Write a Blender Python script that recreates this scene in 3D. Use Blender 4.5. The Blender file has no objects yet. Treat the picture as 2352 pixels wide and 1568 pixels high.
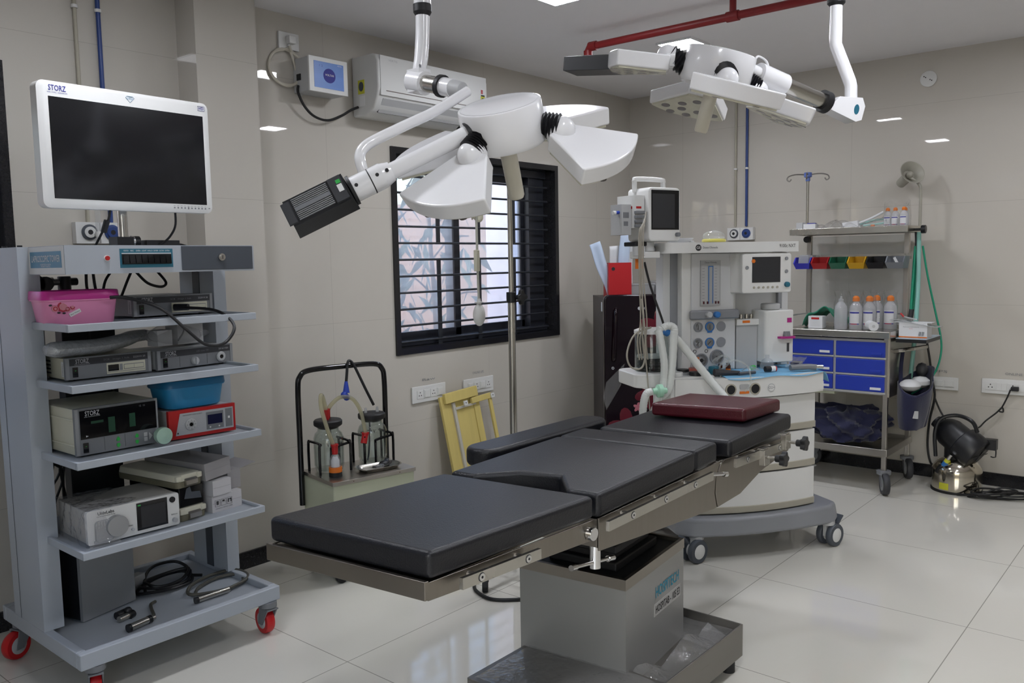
import bpy, math, random
from mathutils import Matrix, Vector
random.seed(7)
C = bpy.context.scene.collection
SC = bpy.context.scene
# ---------------------------------------------------------------- camera, world, exposure
def setup():
    yaw, pit, rol = math.radians(40.28405), math.radians(5.50351), math.radians(-1.01236)
    f = Vector((math.cos(yaw)*math.cos(pit), math.sin(yaw)*math.cos(pit), -math.sin(pit)))
    r = Vector((math.sin(yaw), -math.cos(yaw), 0)); u = r.cross(f)
    c, s = math.cos(rol), math.sin(rol)
    r, u = c*r+s*u, -s*r+c*u
    cd = bpy.data.cameras.new('camera'); co = bpy.data.objects.new('camera', cd); C.objects.link(co)
    cd.sensor_width = 36; cd.lens = 29.7396; cd.clip_start = .05; cd.clip_end = 200
    m = Matrix((r, u, -f)).transposed().to_4x4(); m.translation = (-5.5786, -3.52095, 1.38035)
    co.matrix_world = m; SC.camera = co
    SC.view_settings.view_transform = 'Standard'; SC.view_settings.look = 'None'
    SC.view_settings.gamma = 1; SC.view_settings.use_curve_mapping = False
    SC.view_settings.exposure = 0.05
    w = bpy.data.worlds.new('sky'); SC.world = w; w.use_nodes = True
    nt = w.node_tree; nt.nodes.clear()
    o = nt.nodes.new('ShaderNodeOutputWorld'); b = nt.nodes.new('ShaderNodeBackground'); k = nt.nodes.new('ShaderNodeTexSky')
    k.sky_type = 'NISHITA'; k.sun_disc = False; k.sun_elevation = math.radians(38); k.sun_rotation = math.radians(265)
    k.air_density = 1.6; k.dust_density = 4; k.ozone_density = 1
    b.inputs[1].default_value = SKY
    tn = nt.nodes.new('ShaderNodeMixRGB'); tn.blend_type = 'MULTIPLY'; tn.inputs[0].default_value = 1; tn.inputs[2].default_value = (.86, .95, 1.10, 1)
    nt.links.new(k.outputs[0], tn.inputs[1]); nt.links.new(tn.outputs[0], b.inputs[0]); nt.links.new(b.outputs[0], o.inputs[0])
SKY = 0.78
LAMP = 92.0
setup()
# ---------------------------------------------------------------- materials
def lin(c):
    if isinstance(c, str): c = [int(c[i:i+2], 16)/255 for i in (0, 2, 4)]
    return tuple(((x+.055)/1.055)**2.4 if x > .04045 else x/12.92 for x in c)+(1,)
MT = {}
def mat(name, col, rough=.5, metal=0., vary=.05, vs=6., bump=0., bs=60., spec=.5, coat=0., sheen=0., stretch=None, rvar=0.):
    if name in MT: return MT[name]
    m = bpy.data.materials.new(name); m.use_nodes = True; nt = m.node_tree; p = nt.nodes['Principled BSDF']
    L = nt.links.new; N = nt.nodes.new
    c = lin(col)
    p.inputs['Roughness'].default_value = rough; p.inputs['Metallic'].default_value = metal
    p.inputs['Specular IOR Level'].default_value = spec; p.inputs['Coat Weight'].default_value = coat
    p.inputs['Coat Roughness'].default_value = .08
    p.inputs['Sheen Weight'].default_value = sheen
    tc = N('ShaderNodeTexCoord'); src = tc.outputs['Object']
    if stretch:
        mp = N('ShaderNodeMapping'); mp.inputs['Scale'].default_value = stretch; L(src, mp.inputs[0]); src = mp.outputs[0]
    nz = N('ShaderNodeTexNoise'); nz.inputs['Scale'].default_value = vs; nz.inputs['Detail'].default_value = 4; L(src, nz.inputs['Vector'])
    mx = N('ShaderNodeMixRGB'); mx.inputs[1].default_value = tuple(x*(1-vary) for x in c[:3])+(1,)
    mx.inputs[2].default_value = tuple(min(1, x*(1+vary)) for x in c[:3])+(1,)
    L(nz.outputs['Fac'], mx.inputs[0]); L(mx.outputs[0], p.inputs['Base Color'])
    if rvar:
        mr = N('ShaderNodeMapRange'); mr.inputs['To Min'].default_value = max(0, rough-rvar); mr.inputs['To Max'].default_value = rough+rvar
        L(nz.outputs['Fac'], mr.inputs[0]); L(mr.outputs[0], p.inputs['Roughness'])
    if bump:
        n2 = N('ShaderNodeTexNoise'); n2.inputs['Scale'].default_value = bs; n2.inputs['Detail'].default_value = 3; L(src, n2.inputs['Vector'])
        bp = N('ShaderNodeBump'); bp.inputs['Strength'].default_value = bump; bp.inputs['Distance'].default_value = .004
        L(n2.outputs['Fac'], bp.inputs['Height']); L(bp.outputs[0], p.inputs['Normal'])
    MT[name] = m; return m
def film(name, tint=(1, 1, 1), ior=1.45, haze=0., hcol=(.9, .9, .9), rough=.02, bump=0., bs=30.):
    """thin clear sheet: see-through with a Fresnel sheen and an optional milky haze"""
    if name in MT: return MT[name]
    m = bpy.data.materials.new(name); m.use_nodes = True; nt = m.node_tree; nt.nodes.clear(); L = nt.links.new; N = nt.nodes.new
    o = N('ShaderNodeOutputMaterial'); t = N('ShaderNodeBsdfTransparent'); t.inputs[0].default_value = tuple(tint)+(1,)
    g = N('ShaderNodeBsdfGlossy'); g.inputs['Roughness'].default_value = rough
    lw = N('ShaderNodeLayerWeight'); lw.inputs['Blend'].default_value = .5
    pw = N('ShaderNodeMath'); pw.operation = 'POWER'; L(lw.outputs['Facing'], pw.inputs[0]); pw.inputs[1].default_value = 4
    fr = N('ShaderNodeMath'); fr.operation = 'MULTIPLY_ADD'; L(pw.outputs[0], fr.inputs[0]); fr.inputs[1].default_value = .85; fr.inputs[2].default_value = ((ior-1)/(ior+1))**2
    if bump:
        tc = N('ShaderNodeTexCoord'); n2 = N('ShaderNodeTexNoise'); n2.inputs['Scale'].default_value = bs; n2.inputs['Detail'].default_value = 3
        L(tc.outputs['Object'], n2.inputs['Vector']); bp = N('ShaderNodeBump'); bp.inputs['Strength'].default_value = bump; bp.inputs['Distance'].default_value = .02
        L(n2.outputs['Fac'], bp.inputs['Height']); L(bp.outputs[0], g.inputs['Normal']); L(bp.outputs[0], lw.inputs['Normal'])
    last = t.outputs[0]
    if haze:
        d = N('ShaderNodeBsdfDiffuse'); d.inputs[0].default_value = tuple(hcol)+(1,)
        tl = N('ShaderNodeBsdfTranslucent'); tl.inputs[0].default_value = tuple(hcol)+(1,)
        md = N('ShaderNodeMixShader'); md.inputs[0].default_value = .5; L(d.outputs[0], md.inputs[1]); L(tl.outputs[0], md.inputs[2])
        mh = N('ShaderNodeMixShader'); mh.inputs[0].default_value = haze; L(last, mh.inputs[1]); L(md.outputs[0], mh.inputs[2]); last = mh.outputs[0]
    mx = N('ShaderNodeMixShader'); L(fr.outputs[0], mx.inputs[0]); L(last, mx.inputs[1]); L(g.outputs[0], mx.inputs[2]); L(mx.outputs[0], o.inputs[0])
    MT[name] = m; return m
def glow(name, col, s):
    m = bpy.data.materials.new(name); m.use_nodes = True; p = m.node_tree.nodes['Principled BSDF']
    p.inputs['Base Color'].default_value = lin(col); p.inputs['Emission Color'].default_value = lin(col); p.inputs['Emission Strength'].default_value = s
    MT[name] = m; return m
def tiles(name, col, grout, tx, ty, tz, off, gw, rough, spec=.5, vary=.05, coat=0.):
    """large glossy tiles laid in a grid with thin joints: world-size tiles tx*ty*tz (0 = no joint along that axis)"""
    m = bpy.data.materials.new(name); m.use_nodes = True; nt = m.node_tree; p = nt.nodes['Principled BSDF']; L = nt.links.new; N = nt.nodes.new
    tc = N('ShaderNodeTexCoord'); sp = N('ShaderNodeSeparateXYZ'); L(tc.outputs['Object'], sp.inputs[0])
    fac = None; cells = []
    for i, t in enumerate((tx, ty, tz)):
        if not t: continue
        a = N('ShaderNodeMath'); a.operation = 'ADD'; a.inputs[1].default_value = -off[i]+100*t; L(sp.outputs[i], a.inputs[0])
        d = N('ShaderNodeMath'); d.operation = 'DIVIDE'; d.inputs[1].default_value = t; L(a.outputs[0], d.inputs[0])
        fl = N('ShaderNodeMath'); fl.operation = 'FLOOR'; L(d.outputs[0], fl.inputs[0]); cells.append(fl)
        pp = N('ShaderNodeMath'); pp.operation = 'PINGPONG'; pp.inputs[1].default_value = .5; L(d.outputs[0], pp.inputs[0])
        lt = N('ShaderNodeMath'); lt.operation = 'LESS_THAN'; lt.inputs[1].default_value = gw/t; L(pp.outputs[0], lt.inputs[0])
        if fac is None: fac = lt
        else:
            mx = N('ShaderNodeMath'); mx.operation = 'MAXIMUM'; L(fac.outputs[0], mx.inputs[0]); L(lt.outputs[0], mx.inputs[1]); fac = mx
    nz = N('ShaderNodeTexNoise'); nz.inputs['Scale'].default_value = 1.3; nz.inputs['Detail'].default_value = 8; nz.inputs['Roughness'].default_value = .6; L(tc.outputs['Object'], nz.inputs['Vector'])
    c = lin(col); mx = N('ShaderNodeMixRGB'); mx.inputs[1].default_value = tuple(x*(1-vary) for x in c[:3])+(1,); mx.inputs[2].default_value = tuple(x*(1+vary) for x in c[:3])+(1,)
    L(nz.outputs['Fac'], mx.inputs[0])
    mg = N('ShaderNodeMixRGB'); L(fac.outputs[0], mg.inputs[0]); L(mx.outputs[0], mg.inputs[1]); mg.inputs[2].default_value = lin(grout)
    L(mg.outputs[0], p.inputs['Base Color'])
    p.inputs['Specular IOR Level'].default_value = spec; p.inputs['Coat Weight'].default_value = coat; p.inputs['Coat Roughness'].default_value = .03
    mr = N('ShaderNodeMapRange'); mr.inputs['To Min'].default_value = rough; mr.inputs['To Max'].default_value = rough+.012
    L(nz.outputs['Fac'], mr.inputs[0]); L(mr.outputs[0], p.inputs['Roughness'])
    MT[name] = m; return m
# ---------------------------------------------------------------- mesh builder
def rr(x0, y0, x1, y1, r, n=4):
    P = []
    for cx, cy, a in ((x1-r, y1-r, 0), (x0+r, y1-r, 90), (x0+r, y0+r, 180), (x1-r, y0+r, 270)):
        for i in range(n+1):
            t = math.radians(a+90*i/n); P.append((cx+r*math.cos(t), cy+r*math.sin(t)))
    return P
def circ(x, y, r, n=20, ry=None): return [(x+r*math.cos(2*math.pi*i/n), y+(ry or r)*math.sin(2*math.pi*i/n)) for i in range(n)]
def smooth(P, k=6, closed=False):
    P = [Vector(p) for p in P]; n = len(P); R = []
    for i in range(n if closed else n-1):
        g = (lambda j: P[j % n]) if closed else (lambda j: P[max(0, min(n-1, j))])
        a, b, c, d = g(i-1), g(i), g(i+1), g(i+2)
        for s in range(k):
            t = s/k
            R.append(.5*((2*b)+(c-a)*t+(2*a-5*b+4*c-d)*t*t+(3*b-a-3*c+d)*t**3))
    if not closed: R.append(P[-1])
    return R
def frame(o, x, y):
    x = Vector(x).normalized(); z = x.cross(Vector(y)).normalized(); y = z.cross(x)
    m = Matrix((x, y, z)).transposed().to_4x4(); m.translation = o; return m
def zrot(d): return Matrix.Rotation(math.radians(d), 4, 'Z')
def tr(*v): return Matrix.Translation(v)
XZ = Matrix(((1, 0, 0, 0), (0, 0, -1, 0), (0, 1, 0, 0), (0, 0, 0, 1)))   # 2-D (x, y) -> world (x, -, z), third axis towards -y (front)
_fc = {}
class MB:
    def __init__(s, m=None):
        s.v = []; s.f = []; s.mi = []; s.ms = []; s.X = Matrix(); s.cur = 0
        if m: s.m(m)
    def m(s, mt):
        if isinstance(mt, str): mt = MT[mt]
        if mt not in s.ms: s.ms.append(mt)
        s.cur = s.ms.index(mt); return s
    def at(s, X=None): s.X = X if X is not None else Matrix(); return s
    def add(s, V, F):
        o = len(s.v); s.v += [s.X @ Vector(p) for p in V]; s.f += [[i+o for i in q] for q in F]; s.mi += [s.cur]*len(F); return s
    def box(s, x0, y0, z0, x1, y1, z1, t=0, ty=None):
        ty = t if ty is None else ty
        V = [(x0, y0, z0), (x1, y0, z0), (x1, y1, z0), (x0, y1, z0), (x0+t, y0+ty, z1), (x1-t, y0+ty, z1), (x1-t, y1-ty, z1), (x0+t, y1-ty, z1)]
        return s.add(V, [(3, 2, 1, 0), (4, 5, 6, 7), (0, 1, 5, 4), (1, 2, 6, 5), (2, 3, 7, 6), (3, 0, 4, 7)])
    def prism(s, P, z0, z1, P2=None):
        n = len(P); P2 = P2 or P
        return s.add([(x, y, z0) for x, y in P]+[(x, y, z1) for x, y in P2], [list(range(n))[::-1], list(range(n, 2*n))]+[(i, (i+1) % n, n+(i+1) % n, n+i) for i in range(n)])
    def cyl(s, a, b, r, r2=None, n=18, cap=True):
        a, b = Vector(a), Vector(b); r2 = r if r2 is None else r2; d = (b-a).normalized(); u = d.orthogonal().normalized(); w = d.cross(u)
        V = [c+q*(math.cos(2*math.pi*i/n)*u+math.sin(2*math.pi*i/n)*w) for c, q in ((a, r), (b, r2)) for i in range(n)]
        F = [(i, (i+1) % n, n+(i+1) % n, n+i) for i in range(n)]
        if cap: F += [list(range(n))[::-1], list(range(n, 2*n))]
        return s.add(V, F)
    def tube(s, P, r, n=8, k=6, closed=False, cap=True, rz=None):
        P = smooth(P, k, closed) if k > 1 else [Vector(p) for p in P]
        V = []; N = len(P); u = None
        for i, p in enumerate(P):
            a = P[i-1] if (i or closed) else P[0]; b = P[(i+1) % N] if (i < N-1 or closed) else P[-1]
            d = (b-a).normalized() if (b-a).length > 1e-9 else Vector((0, 0, 1))
            if u is None: u = d.orthogonal().normalized()
            u = u-d*u.dot(d); u = u.normalized() if u.length > 1e-6 else d.orthogonal().normalized()
            w = d.cross(u); q = r(i/(N-1)) if callable(r) else r
            V += [p+q*(math.cos(2*math.pi*j/n)*u+math.sin(2*math.pi*j/n)*w) for j in range(n)]
        F = []
        for i in range(N if closed else N-1):
            A = i*n; B = ((i+1) % N)*n
            F += [(A+j, A+(j+1) % n, B+(j+1) % n, B+j) for j in range(n)]
        if cap and not closed: F += [list(range(n))[::-1], list(range((N-1)*n, N*n))]
        return s.add(V, F)
    def lathe(s, pr, n=24, sx=1, sy=1, cap=True):
        V = []; F = []; K = len(pr)
        for r, z in pr: V += [(sx*r*math.cos(2*math.pi*j/n), sy*r*math.sin(2*math.pi*j/n), z) for j in range(n)]
        for i in range(K-1): F += [(i*n+j, i*n+(j+1) % n, (i+1)*n+(j+1) % n, (i+1)*n+j) for j in range(n)]
        if cap and pr[0][0] > 1e-6: F.append(list(range(n))[::-1])
        if cap and pr[-1][0] > 1e-6: F.append(list(range((K-1)*n, K*n)))
        return s.add(V, F)
    def ball(s, c, r, n=14, sc=(1, 1, 1), k=None):
        k = k or n//2; X = s.X; s.X = X @ tr(*c) @ Matrix.Diagonal((sc[0], sc[1], sc[2], 1))
        s.lathe([(max(1e-7, r*math.sin(math.pi*i/k)), -r*math.cos(math.pi*i/k)) for i in range(k+1)], n); s.X = X; return s
    def ring(s, R, r, z=0, n=24, k=8): return s.tube([(R*math.cos(2*math.pi*i/n), R*math.sin(2*math.pi*i/n), z) for i in range(n)], r, k, 1, True)
    def grid(s, fn, nu, nv):
        V = [fn(i/nu, j/nv) for i in range(nu+1) for j in range(nv+1)]
        return s.add(V, [(i*(nv+1)+j, (i+1)*(nv+1)+j, (i+1)*(nv+1)+j+1, i*(nv+1)+j+1) for i in range(nu) for j in range(nv)])
    def text(s, t, h, X, m=None, w=None, al='CENTER', bold=0.):
        """flat printed lettering of cap height h in the plane of X (optionally squeezed to width w)"""
        key = (t, al, bold)
        if key not in _fc:
            cu = bpy.data.curves.new('t', 'FONT'); cu.body = t; cu.size = 1; cu.align_x = al; cu.align_y = 'CENTER'; cu.resolution_u = 2; cu.offset = bold
            ob = bpy.data.objects.new('t', cu); C.objects.link(ob); dg = bpy.context.evaluated_depsgraph_get(); me = bpy.data.meshes.new_from_object(ob.evaluated_get(dg))
            _fc[key] = ([tuple(q.co) for q in me.vertices], [list(q.vertices) for q in me.polygons])
            bpy.data.objects.remove(ob); bpy.data.curves.remove(cu); bpy.data.meshes.remove(me)
        V, F = _fc[key]
        if not V: return s
        xs = [p[0] for p in V]; k = h/.7; kx = (w/(max(xs)-min(xs))) if w else k
        if m: s.m(m)
        o = s.X; s.X = o @ X; s.add([(p[0]*kx, p[1]*k, 0) for p in V], F); s.X = o; return s
    def mesh(s, name, flat=False, ang=38):
        me = bpy.data.meshes.new(name); me.from_pydata([tuple(p) for p in s.v], [], s.f)
        for q in s.ms: me.materials.append(q)
        me.polygons.foreach_set('material_index', s.mi)
        if not flat: me.polygons.foreach_set('use_smooth', [True]*len(s.f))
        me.update()
        if not flat: me.set_sharp_from_angle(angle=math.radians(ang))
        return me
    def ob(s, name, parent=None, bev=0., seg=2, loc=None, rot=0, flat=False, sub=0, solid=0., ang=38):
        o = bpy.data.objects.new(name, s.mesh(name, flat, ang)); C.objects.link(o)
        if parent: o.parent = parent
        if loc: o.location = loc
        if rot: o.rotation_euler = (0, 0, math.radians(rot))
        if solid: md = o.modifiers.new('s', 'SOLIDIFY'); md.thickness = solid; md.offset = 0
        if sub: md = o.modifiers.new('u', 'SUBSURF'); md.levels = sub; md.render_levels = sub
        if bev: md = o.modifiers.new('b', 'BEVEL'); md.width = bev; md.segments = seg; md.limit_method = 'ANGLE'; md.angle_limit = math.radians(40); md.harden_normals = True
        return o
    def thing(s, name, label, cat, loc=(0, 0, 0), rot=0, group=None, **k):
        o = s.ob(name, None, loc=loc, rot=rot, **k); return tag(o, label, cat, group)
    def struct(s, name, **k):
        o = s.ob(name, **k); o['kind'] = 'structure'; return o
def tag(o, label, cat, group=None):
    o['label'] = label; o['category'] = cat
    if group: o['group'] = group
    return o
def T(name, label, cat, loc=(0, 0, 0), rot=0, group=None):
    o = bpy.data.objects.new(name, None); C.objects.link(o); o.location = loc; o.rotation_euler = (0, 0, math.radians(rot)); o.empty_display_size = .05
    return tag(o, label, cat, group)
def dup(o, loc=None, rot=None, label=None, parent=None):
    c = o.copy(); C.objects.link(c)
    if parent is not None: c.parent = parent
    if loc is not None: c.location = loc
    if rot is not None: c.rotation_euler = (0, 0, math.radians(rot))
    if label: c['label'] = label
    for ch in list(o.children): dup(ch, parent=c)
    return c
# ---------------------------------------------------------------- palette
mat('white_paint', 'dddde0', .28, vary=.02); mat('white_plastic', 'd8d8d6', .35, vary=.02); mat('cream_plastic', 'cfccb8', .4, vary=.03)
mat('lamp_white', 'e8e8ea', .22, vary=.015, coat=.3); mat('grey_enamel', '9a9fa6', .42, vary=.03, bump=.04, bs=300); mat('pale_enamel', 'aab0b8', .42, vary=.03, bump=.04, bs=300)
mat('dark_enamel', '464b53', .45, vary=.03); mat('black_plastic', '16171b', .38, vary=.08); mat('black_rubber', '141417', .55, vary=.1, bump=.1); mat('black_gloss', '0c0c0f', .08, vary=.02)
mat('steel', 'bab7b0', .26, 1., vary=.06, vs=8, rvar=.06, stretch=(1.2, 1.2, .4)); mat('brushed_steel', 'b8b4ae', .33, 1., vary=.10, vs=5, rvar=.1); mat('chrome', 'd2d2d2', .12, 1., vary=.03)
mat('dull_steel', '8d8a86', .42, 1., vary=.12, vs=4, rvar=.12); mat('grey_plastic', '77797d', .45, vary=.03); mat('mid_grey', '8b8d90', .45, vary=.03); mat('light_grey', 'b4b5b6', .45, vary=.03)
mat('dark_grey', '35363a', .5, vary=.05); mat('black_print', '1b1b1f', .6, vary=.02); mat('white_print', 'e2e2e2', .6, vary=.02); mat('blue_print', '2b2f8c', .6, vary=.02); mat('red', 'b01a1c', .4, vary=.04)
mat('red_wheel', 'c3161d', .35, vary=.04); mat('blue', '2440a8', .4, vary=.03); mat('teal_print', '25677c', .5, vary=.02); mat('screen', '15161a', .12, vary=.02, coat=.2); mat('matt_screen', '2c2d30', .4, vary=.03)
mat('granite', '1f1f22', .16, vary=.5, vs=160); mat('alu_dark', '2a2c33', .3, .2, vary=.05); mat('leather', '121319', .40, vary=.08, vs=20, bump=.25, bs=260); mat('maroon_leather', '4a0f1c', .32, vary=.07, vs=16, bump=.2, bs=200)
mat('green', '2fae4a', .5, vary=.02); mat('orange', 'd8701c', .45, vary=.04); mat('yellow_label', 'c9c83a', .5, vary=.04); mat('paper', 'd3d4d6', .7, vary=.03); mat('navy_cloth', '15183a', .9, vary=.2, vs=14, bump=.3, bs=220, sheen=.3)
mat('green_cloth', '117055', .9, vary=.12, vs=14, bump=.3, bs=250, sheen=.2); mat('teal_tube', '169070', .35, vary=.05); mat('aqua_tube', '8fc6bd', .3, vary=.04); mat('cord_black', '121214', .5, vary=.05); mat('silver_mark', 'b9bbbf', .4, .3, vary=.02)
film('glass', (.88, .91, .90), 1.6); film('clear_wrap', (.97, .97, .98), 1.5, haze=.17, rough=.08, bump=.8, bs=22); film('clear_plastic', (.93, .94, .95), 1.45, haze=.16, rough=.06); film('milky_plastic', (.9, .9, .9), 1.45, haze=.5, hcol=(.78, .8, .82), rough=.2)
# ================================================================ the room
tiles('floor_tiles', 'd8d5cc', '9a978f', .8, .8, 0, (-1.408, -2.044, 0), .0017, .05, spec=.55, vary=.035)
tiles('wall_tiles', 'c2bdb4', 'aba69d', 1.2, 0, .6, (-.45, 0, .47), .0009, .012, spec=.45, vary=.035)
tiles('wall_tiles_side', 'c2bdb4', 'aba69d', 0, 1.2, .6, (0, -.45, .47), .0009, .012, spec=.45, vary=.035)
mat('ceiling_paint', 'e6e4e6', .8, vary=.02)
XW, YF, H = -6.6, -5.2, 2.572
MB('floor_tiles').box(XW, YF, -.1, .2, .2, 0).struct('floor')
MB('ceiling_paint').box(XW, YF, H, .2, .2, H+.1).struct('ceiling')
W1 = (-2.426, -.925, .860, 2.008); W2 = (-5.83, -4.33, .860, 2.15)
b = MB('wall_tiles')
for x0, x1, z0, z1 in ((XW, W2[0], 0, H), (W2[0], W2[1], 0, W2[2]), (W2[0], W2[1], W2[3], H), (W2[1], W1[0], 0, H), (W1[0], W1[1], 0, W1[2]), (W1[0], W1[1], W1[3], H), (W1[1], .2, 0, H)):
    b.box(x0, 0, z0, x1, .2, z1)
b.struct('wall_back')
MB('wall_tiles_side').box(0, YF, 0, .2, 0, H).struct('wall_right')
W_ADD = (-5.05, -2.72, .30, 2.38)  # unseen window opening, added to bring cool daylight in from the left
b = MB('wall_tiles_side')
for y0, y1, z0, z1 in ((YF, W_ADD[0], 0, H), (W_ADD[0], W_ADD[1], 0, W_ADD[2]), (W_ADD[0], W_ADD[1], W_ADD[3], H), (W_ADD[1], .2, 0, H)): b.box(XW-.2, y0, z0, XW, y1, z1)
b.struct('wall_left')
b = MB('granite'); y0, y1, z0, z1 = W_ADD; t_ = .035
for q in ((y0, z0, y1, z0+t_), (y0, z1-t_, y1, z1), (y0, z0+t_, y0+t_, z1-t_), (y1-t_, z0+t_, y1, z1-t_)): b.box(XW-.2, q[0], q[1], XW+.012, q[2], q[3])
o = b.struct('added_window')
b = MB('alu_dark')
for q in ((y0+t_, z0+t_, y1-t_, z0+.08), (y0+t_, z1-.08, y1-t_, z1-t_), (y0+t_, z0+.08, y0+.09, z1-.08), (y1-.09, z0+.08, y1-t_, z1-.08), ((y0+y1)/2-.04, z0+.08, (y0+y1)/2+.04, z1-.08)): b.box(XW-.12, q[0], q[1], XW-.08, q[2], q[3])
b.ob('window_frame', o, bev=.003)
MB('window_glass' if 'window_glass' in MT else film('window_glass', (.93, .95, .98), 1.5, haze=.30, hcol=(.80, .86, .96), rough=.03)).box(XW-.105, y0+.08, z0+.07, XW-.10, y1-.08, z1-.07).ob('pane', o)
MB('wall_tiles').box(XW, YF-.2, 0, .2, YF, H).struct('wall_front')
MB('wall_tiles').box(-3.63, -.153, 0, -3.335, 0, H).struct('wall_pillar')
for nm, q in (('baseboard_back', (-3.335, -.012, -.0, 0)), ('baseboard_pillar', (-3.642, -.165, -3.323, -.153)), ('baseboard_left', (XW, -.012, -3.63, 0)), ('baseboard_right', (-.012, YF, 0, -.012))):
    MB('granite').box(q[0], q[1], 0, q[2], q[3], .078).struct(nm)
def window(nm, w, right_detail=True):
    x0, x1, z0, z1 = w; t = .035
    b = MB('granite')
    for a in ((x0, -.012, z0, x1, .2, z0+t), (x0, -.012, z1-t, x1, .2, z1), (x0, -.012, z0+t, x0+t, .2, z1-t), (x1-t, -.012, z0+t, x1, .2, z1-t)): b.box(*a)
    o = b.ob(nm); o['kind'] = 'structure'
    b = MB('alu_dark'); X0, X1, Z0, Z1 = x0+t, x1-t, z0+t, z1-t
    for a in ((X0, .07, Z0, X1, .19, Z0+.035), (X0, .07, Z1-.05, X1, .19, Z1), (X0, .07, Z0, X0+.03, .19, Z1), (X1-.16, .09, Z0, X1, .19, Z1)): b.box(*a)
    b.ob('window_frame', o, bev=.003)
    xm = x0+(x1-x0)*.385
    for k, (a, c, y) in enumerate(((X0+.02, xm+.06, .10), (xm, X1-.14, .14))):
        b = MB('alu_dark')
        for q in ((a, y, Z0+.03, a+.05, y+.03, Z1-.04), (c-.05, y, Z0+.03, c, y+.03, Z1-.04), (a, y, Z0+.03, c, y+.03, Z0+.08), (a, y, Z1-.09, c, y+.03, Z1-.04)): b.box(*q)
        s = b.ob('sliding_sash', o, bev=.002)
        MB('window_glass').box(a+.045, y+.012, Z0+.075, c-.045, y+.018, Z1-.085).ob('pane', s)
    b = MB('grille')
    zs = [1.392+.0937*i for i in range(-5, 7)]
    for z in zs:
        if Z0+.02 < z < Z1-.02: b.cyl((X0, .045, z), (X1-.02, .045, z), .0065, n=8)
    for fx in (.265, .50, .725):
        x = x0+(x1-x0)*fx
        for a, c in ((Z0, 1.392), (1.392+.0937, Z1)): b.box(x-.015, .042, a, x+.015, .048, c)
    b.ob('window_grille', o)
film('window_glass', (.93, .95, .98), 1.5, haze=.30, hcol=(.80, .86, .96), rough=.03); mat('grille', '23262c', .45, vary=.05)
window('window_1', W1); window('window_2', W2)
# daylight portals help the sky find the openings
for w in (W1, W2):
    l = bpy.data.lights.new('portal', 'AREA'); l.shape = 'RECTANGLE'; l.size = w[1]-w[0]; l.size_y = w[3]-w[2]; l.cycles.is_portal = True
    o = bpy.data.objects.new('window_portal', l); C.objects.link(o); o.location = ((w[0]+w[1])/2, .21, (w[2]+w[3])/2); o.rotation_euler = (-math.pi/2, 0, 0)
    o['kind'] = 'structure'
l = bpy.data.lights.new('portal', 'AREA'); l.shape = 'RECTANGLE'; l.size = W_ADD[1]-W_ADD[0]; l.size_y = W_ADD[3]-W_ADD[2]; l.cycles.is_portal = True
o = bpy.data.objects.new('window_portal', l); C.objects.link(o); o.location = (XW-.21, (W_ADD[0]+W_ADD[1])/2, (W_ADD[2]+W_ADD[3])/2); o.rotation_euler = (math.pi/2, 0, -math.pi/2); o['kind'] = 'structure'
# outside the window
mat('peach_wall', 'e8b893', .8, vary=.06, vs=3); mat('lavender_wall', 'c3c2d4', .8, vary=.04); mat('ground', '8b857c', .9, vary=.15)
MB('ground').box(-12, .2, -.4, 6, 8, -.05).struct('ground_outside')
MB('peach_wall').box(-12, 2.6, -.1, 5, 2.75, 1.93).thing('garden_wall', 'peach painted boundary wall outside the barred window', 'wall')
MB('lavender_wall').box(.35, 1.5, -.1, .62, 1.8, 3.4).thing('outside_pillar', 'pale lavender pillar outside at the right of the barred window', 'pillar')
mat('leaf', '6a7562', .5, vary=.25, vs=9); mat('bark', '5b4d3c', .9, vary=.2)
def plant(label, x, y, h, n, seed, spread):
    R = random.Random(seed); t = T('garden_tree', label, 'tree', (x, y, -.05), group=None)
    b = MB('bark'); b.tube([(0, 0, 0), (.04, .02, h*.4), (-.03, 0, h*.75), (0, .02, h)], lambda q: .03*(1-.7*q), 7)
    for i in range(7):
        a = R.uniform(0, 6.28); z = h*R.uniform(.35, .95); b.tube([(0, 0, z), (.5*spread*math.cos(a), .5*spread*math.sin(a)*.5, z+.18), (spread*math.cos(a), spread*.5*math.sin(a), z+.2)], .008, 5, 3)
    b.ob('trunk', t)
    b = MB('leaf')
    for i in range(n):
        a = R.uniform(0, 6.28); rr_ = spread*math.sqrt(R.uniform(0, 1)); cx, cy, cz = rr_*math.cos(a), rr_*.5*math.sin(a), h*R.uniform(.3, 1.15)
        L = R.uniform(.14, .26); a2 = R.uniform(0, 6.28); d = Vector((math.cos(a2)*.6, math.sin(a2)*.35, -R.uniform(.3, .9))).normalized(); w = d.cross(Vector((R.uniform(-1, 1), 1, R.uniform(-.3, .3)))).normalized()*L*.13
        p = Vector((cx, cy, cz)); q = p+d*L*.5+Vector((0, 0, .02)); e = p+d*L
        b.add([p, q-w, e, q+w], [(0, 1, 2, 3)])
    b.ob('foliage', t)
plant('drooping leafy tree outside the left half of the barred window', -1.75, 1.45, 2.2, 420, 3, .55)
plant('sparser leafy tree outside behind the right half of the barred window', -.55, 1.6, 2.3, 200, 5, .5)
plant('leafy tree outside the second window at the far left', -4.9, 1.6, 2.2, 250, 9, .6)
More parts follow.
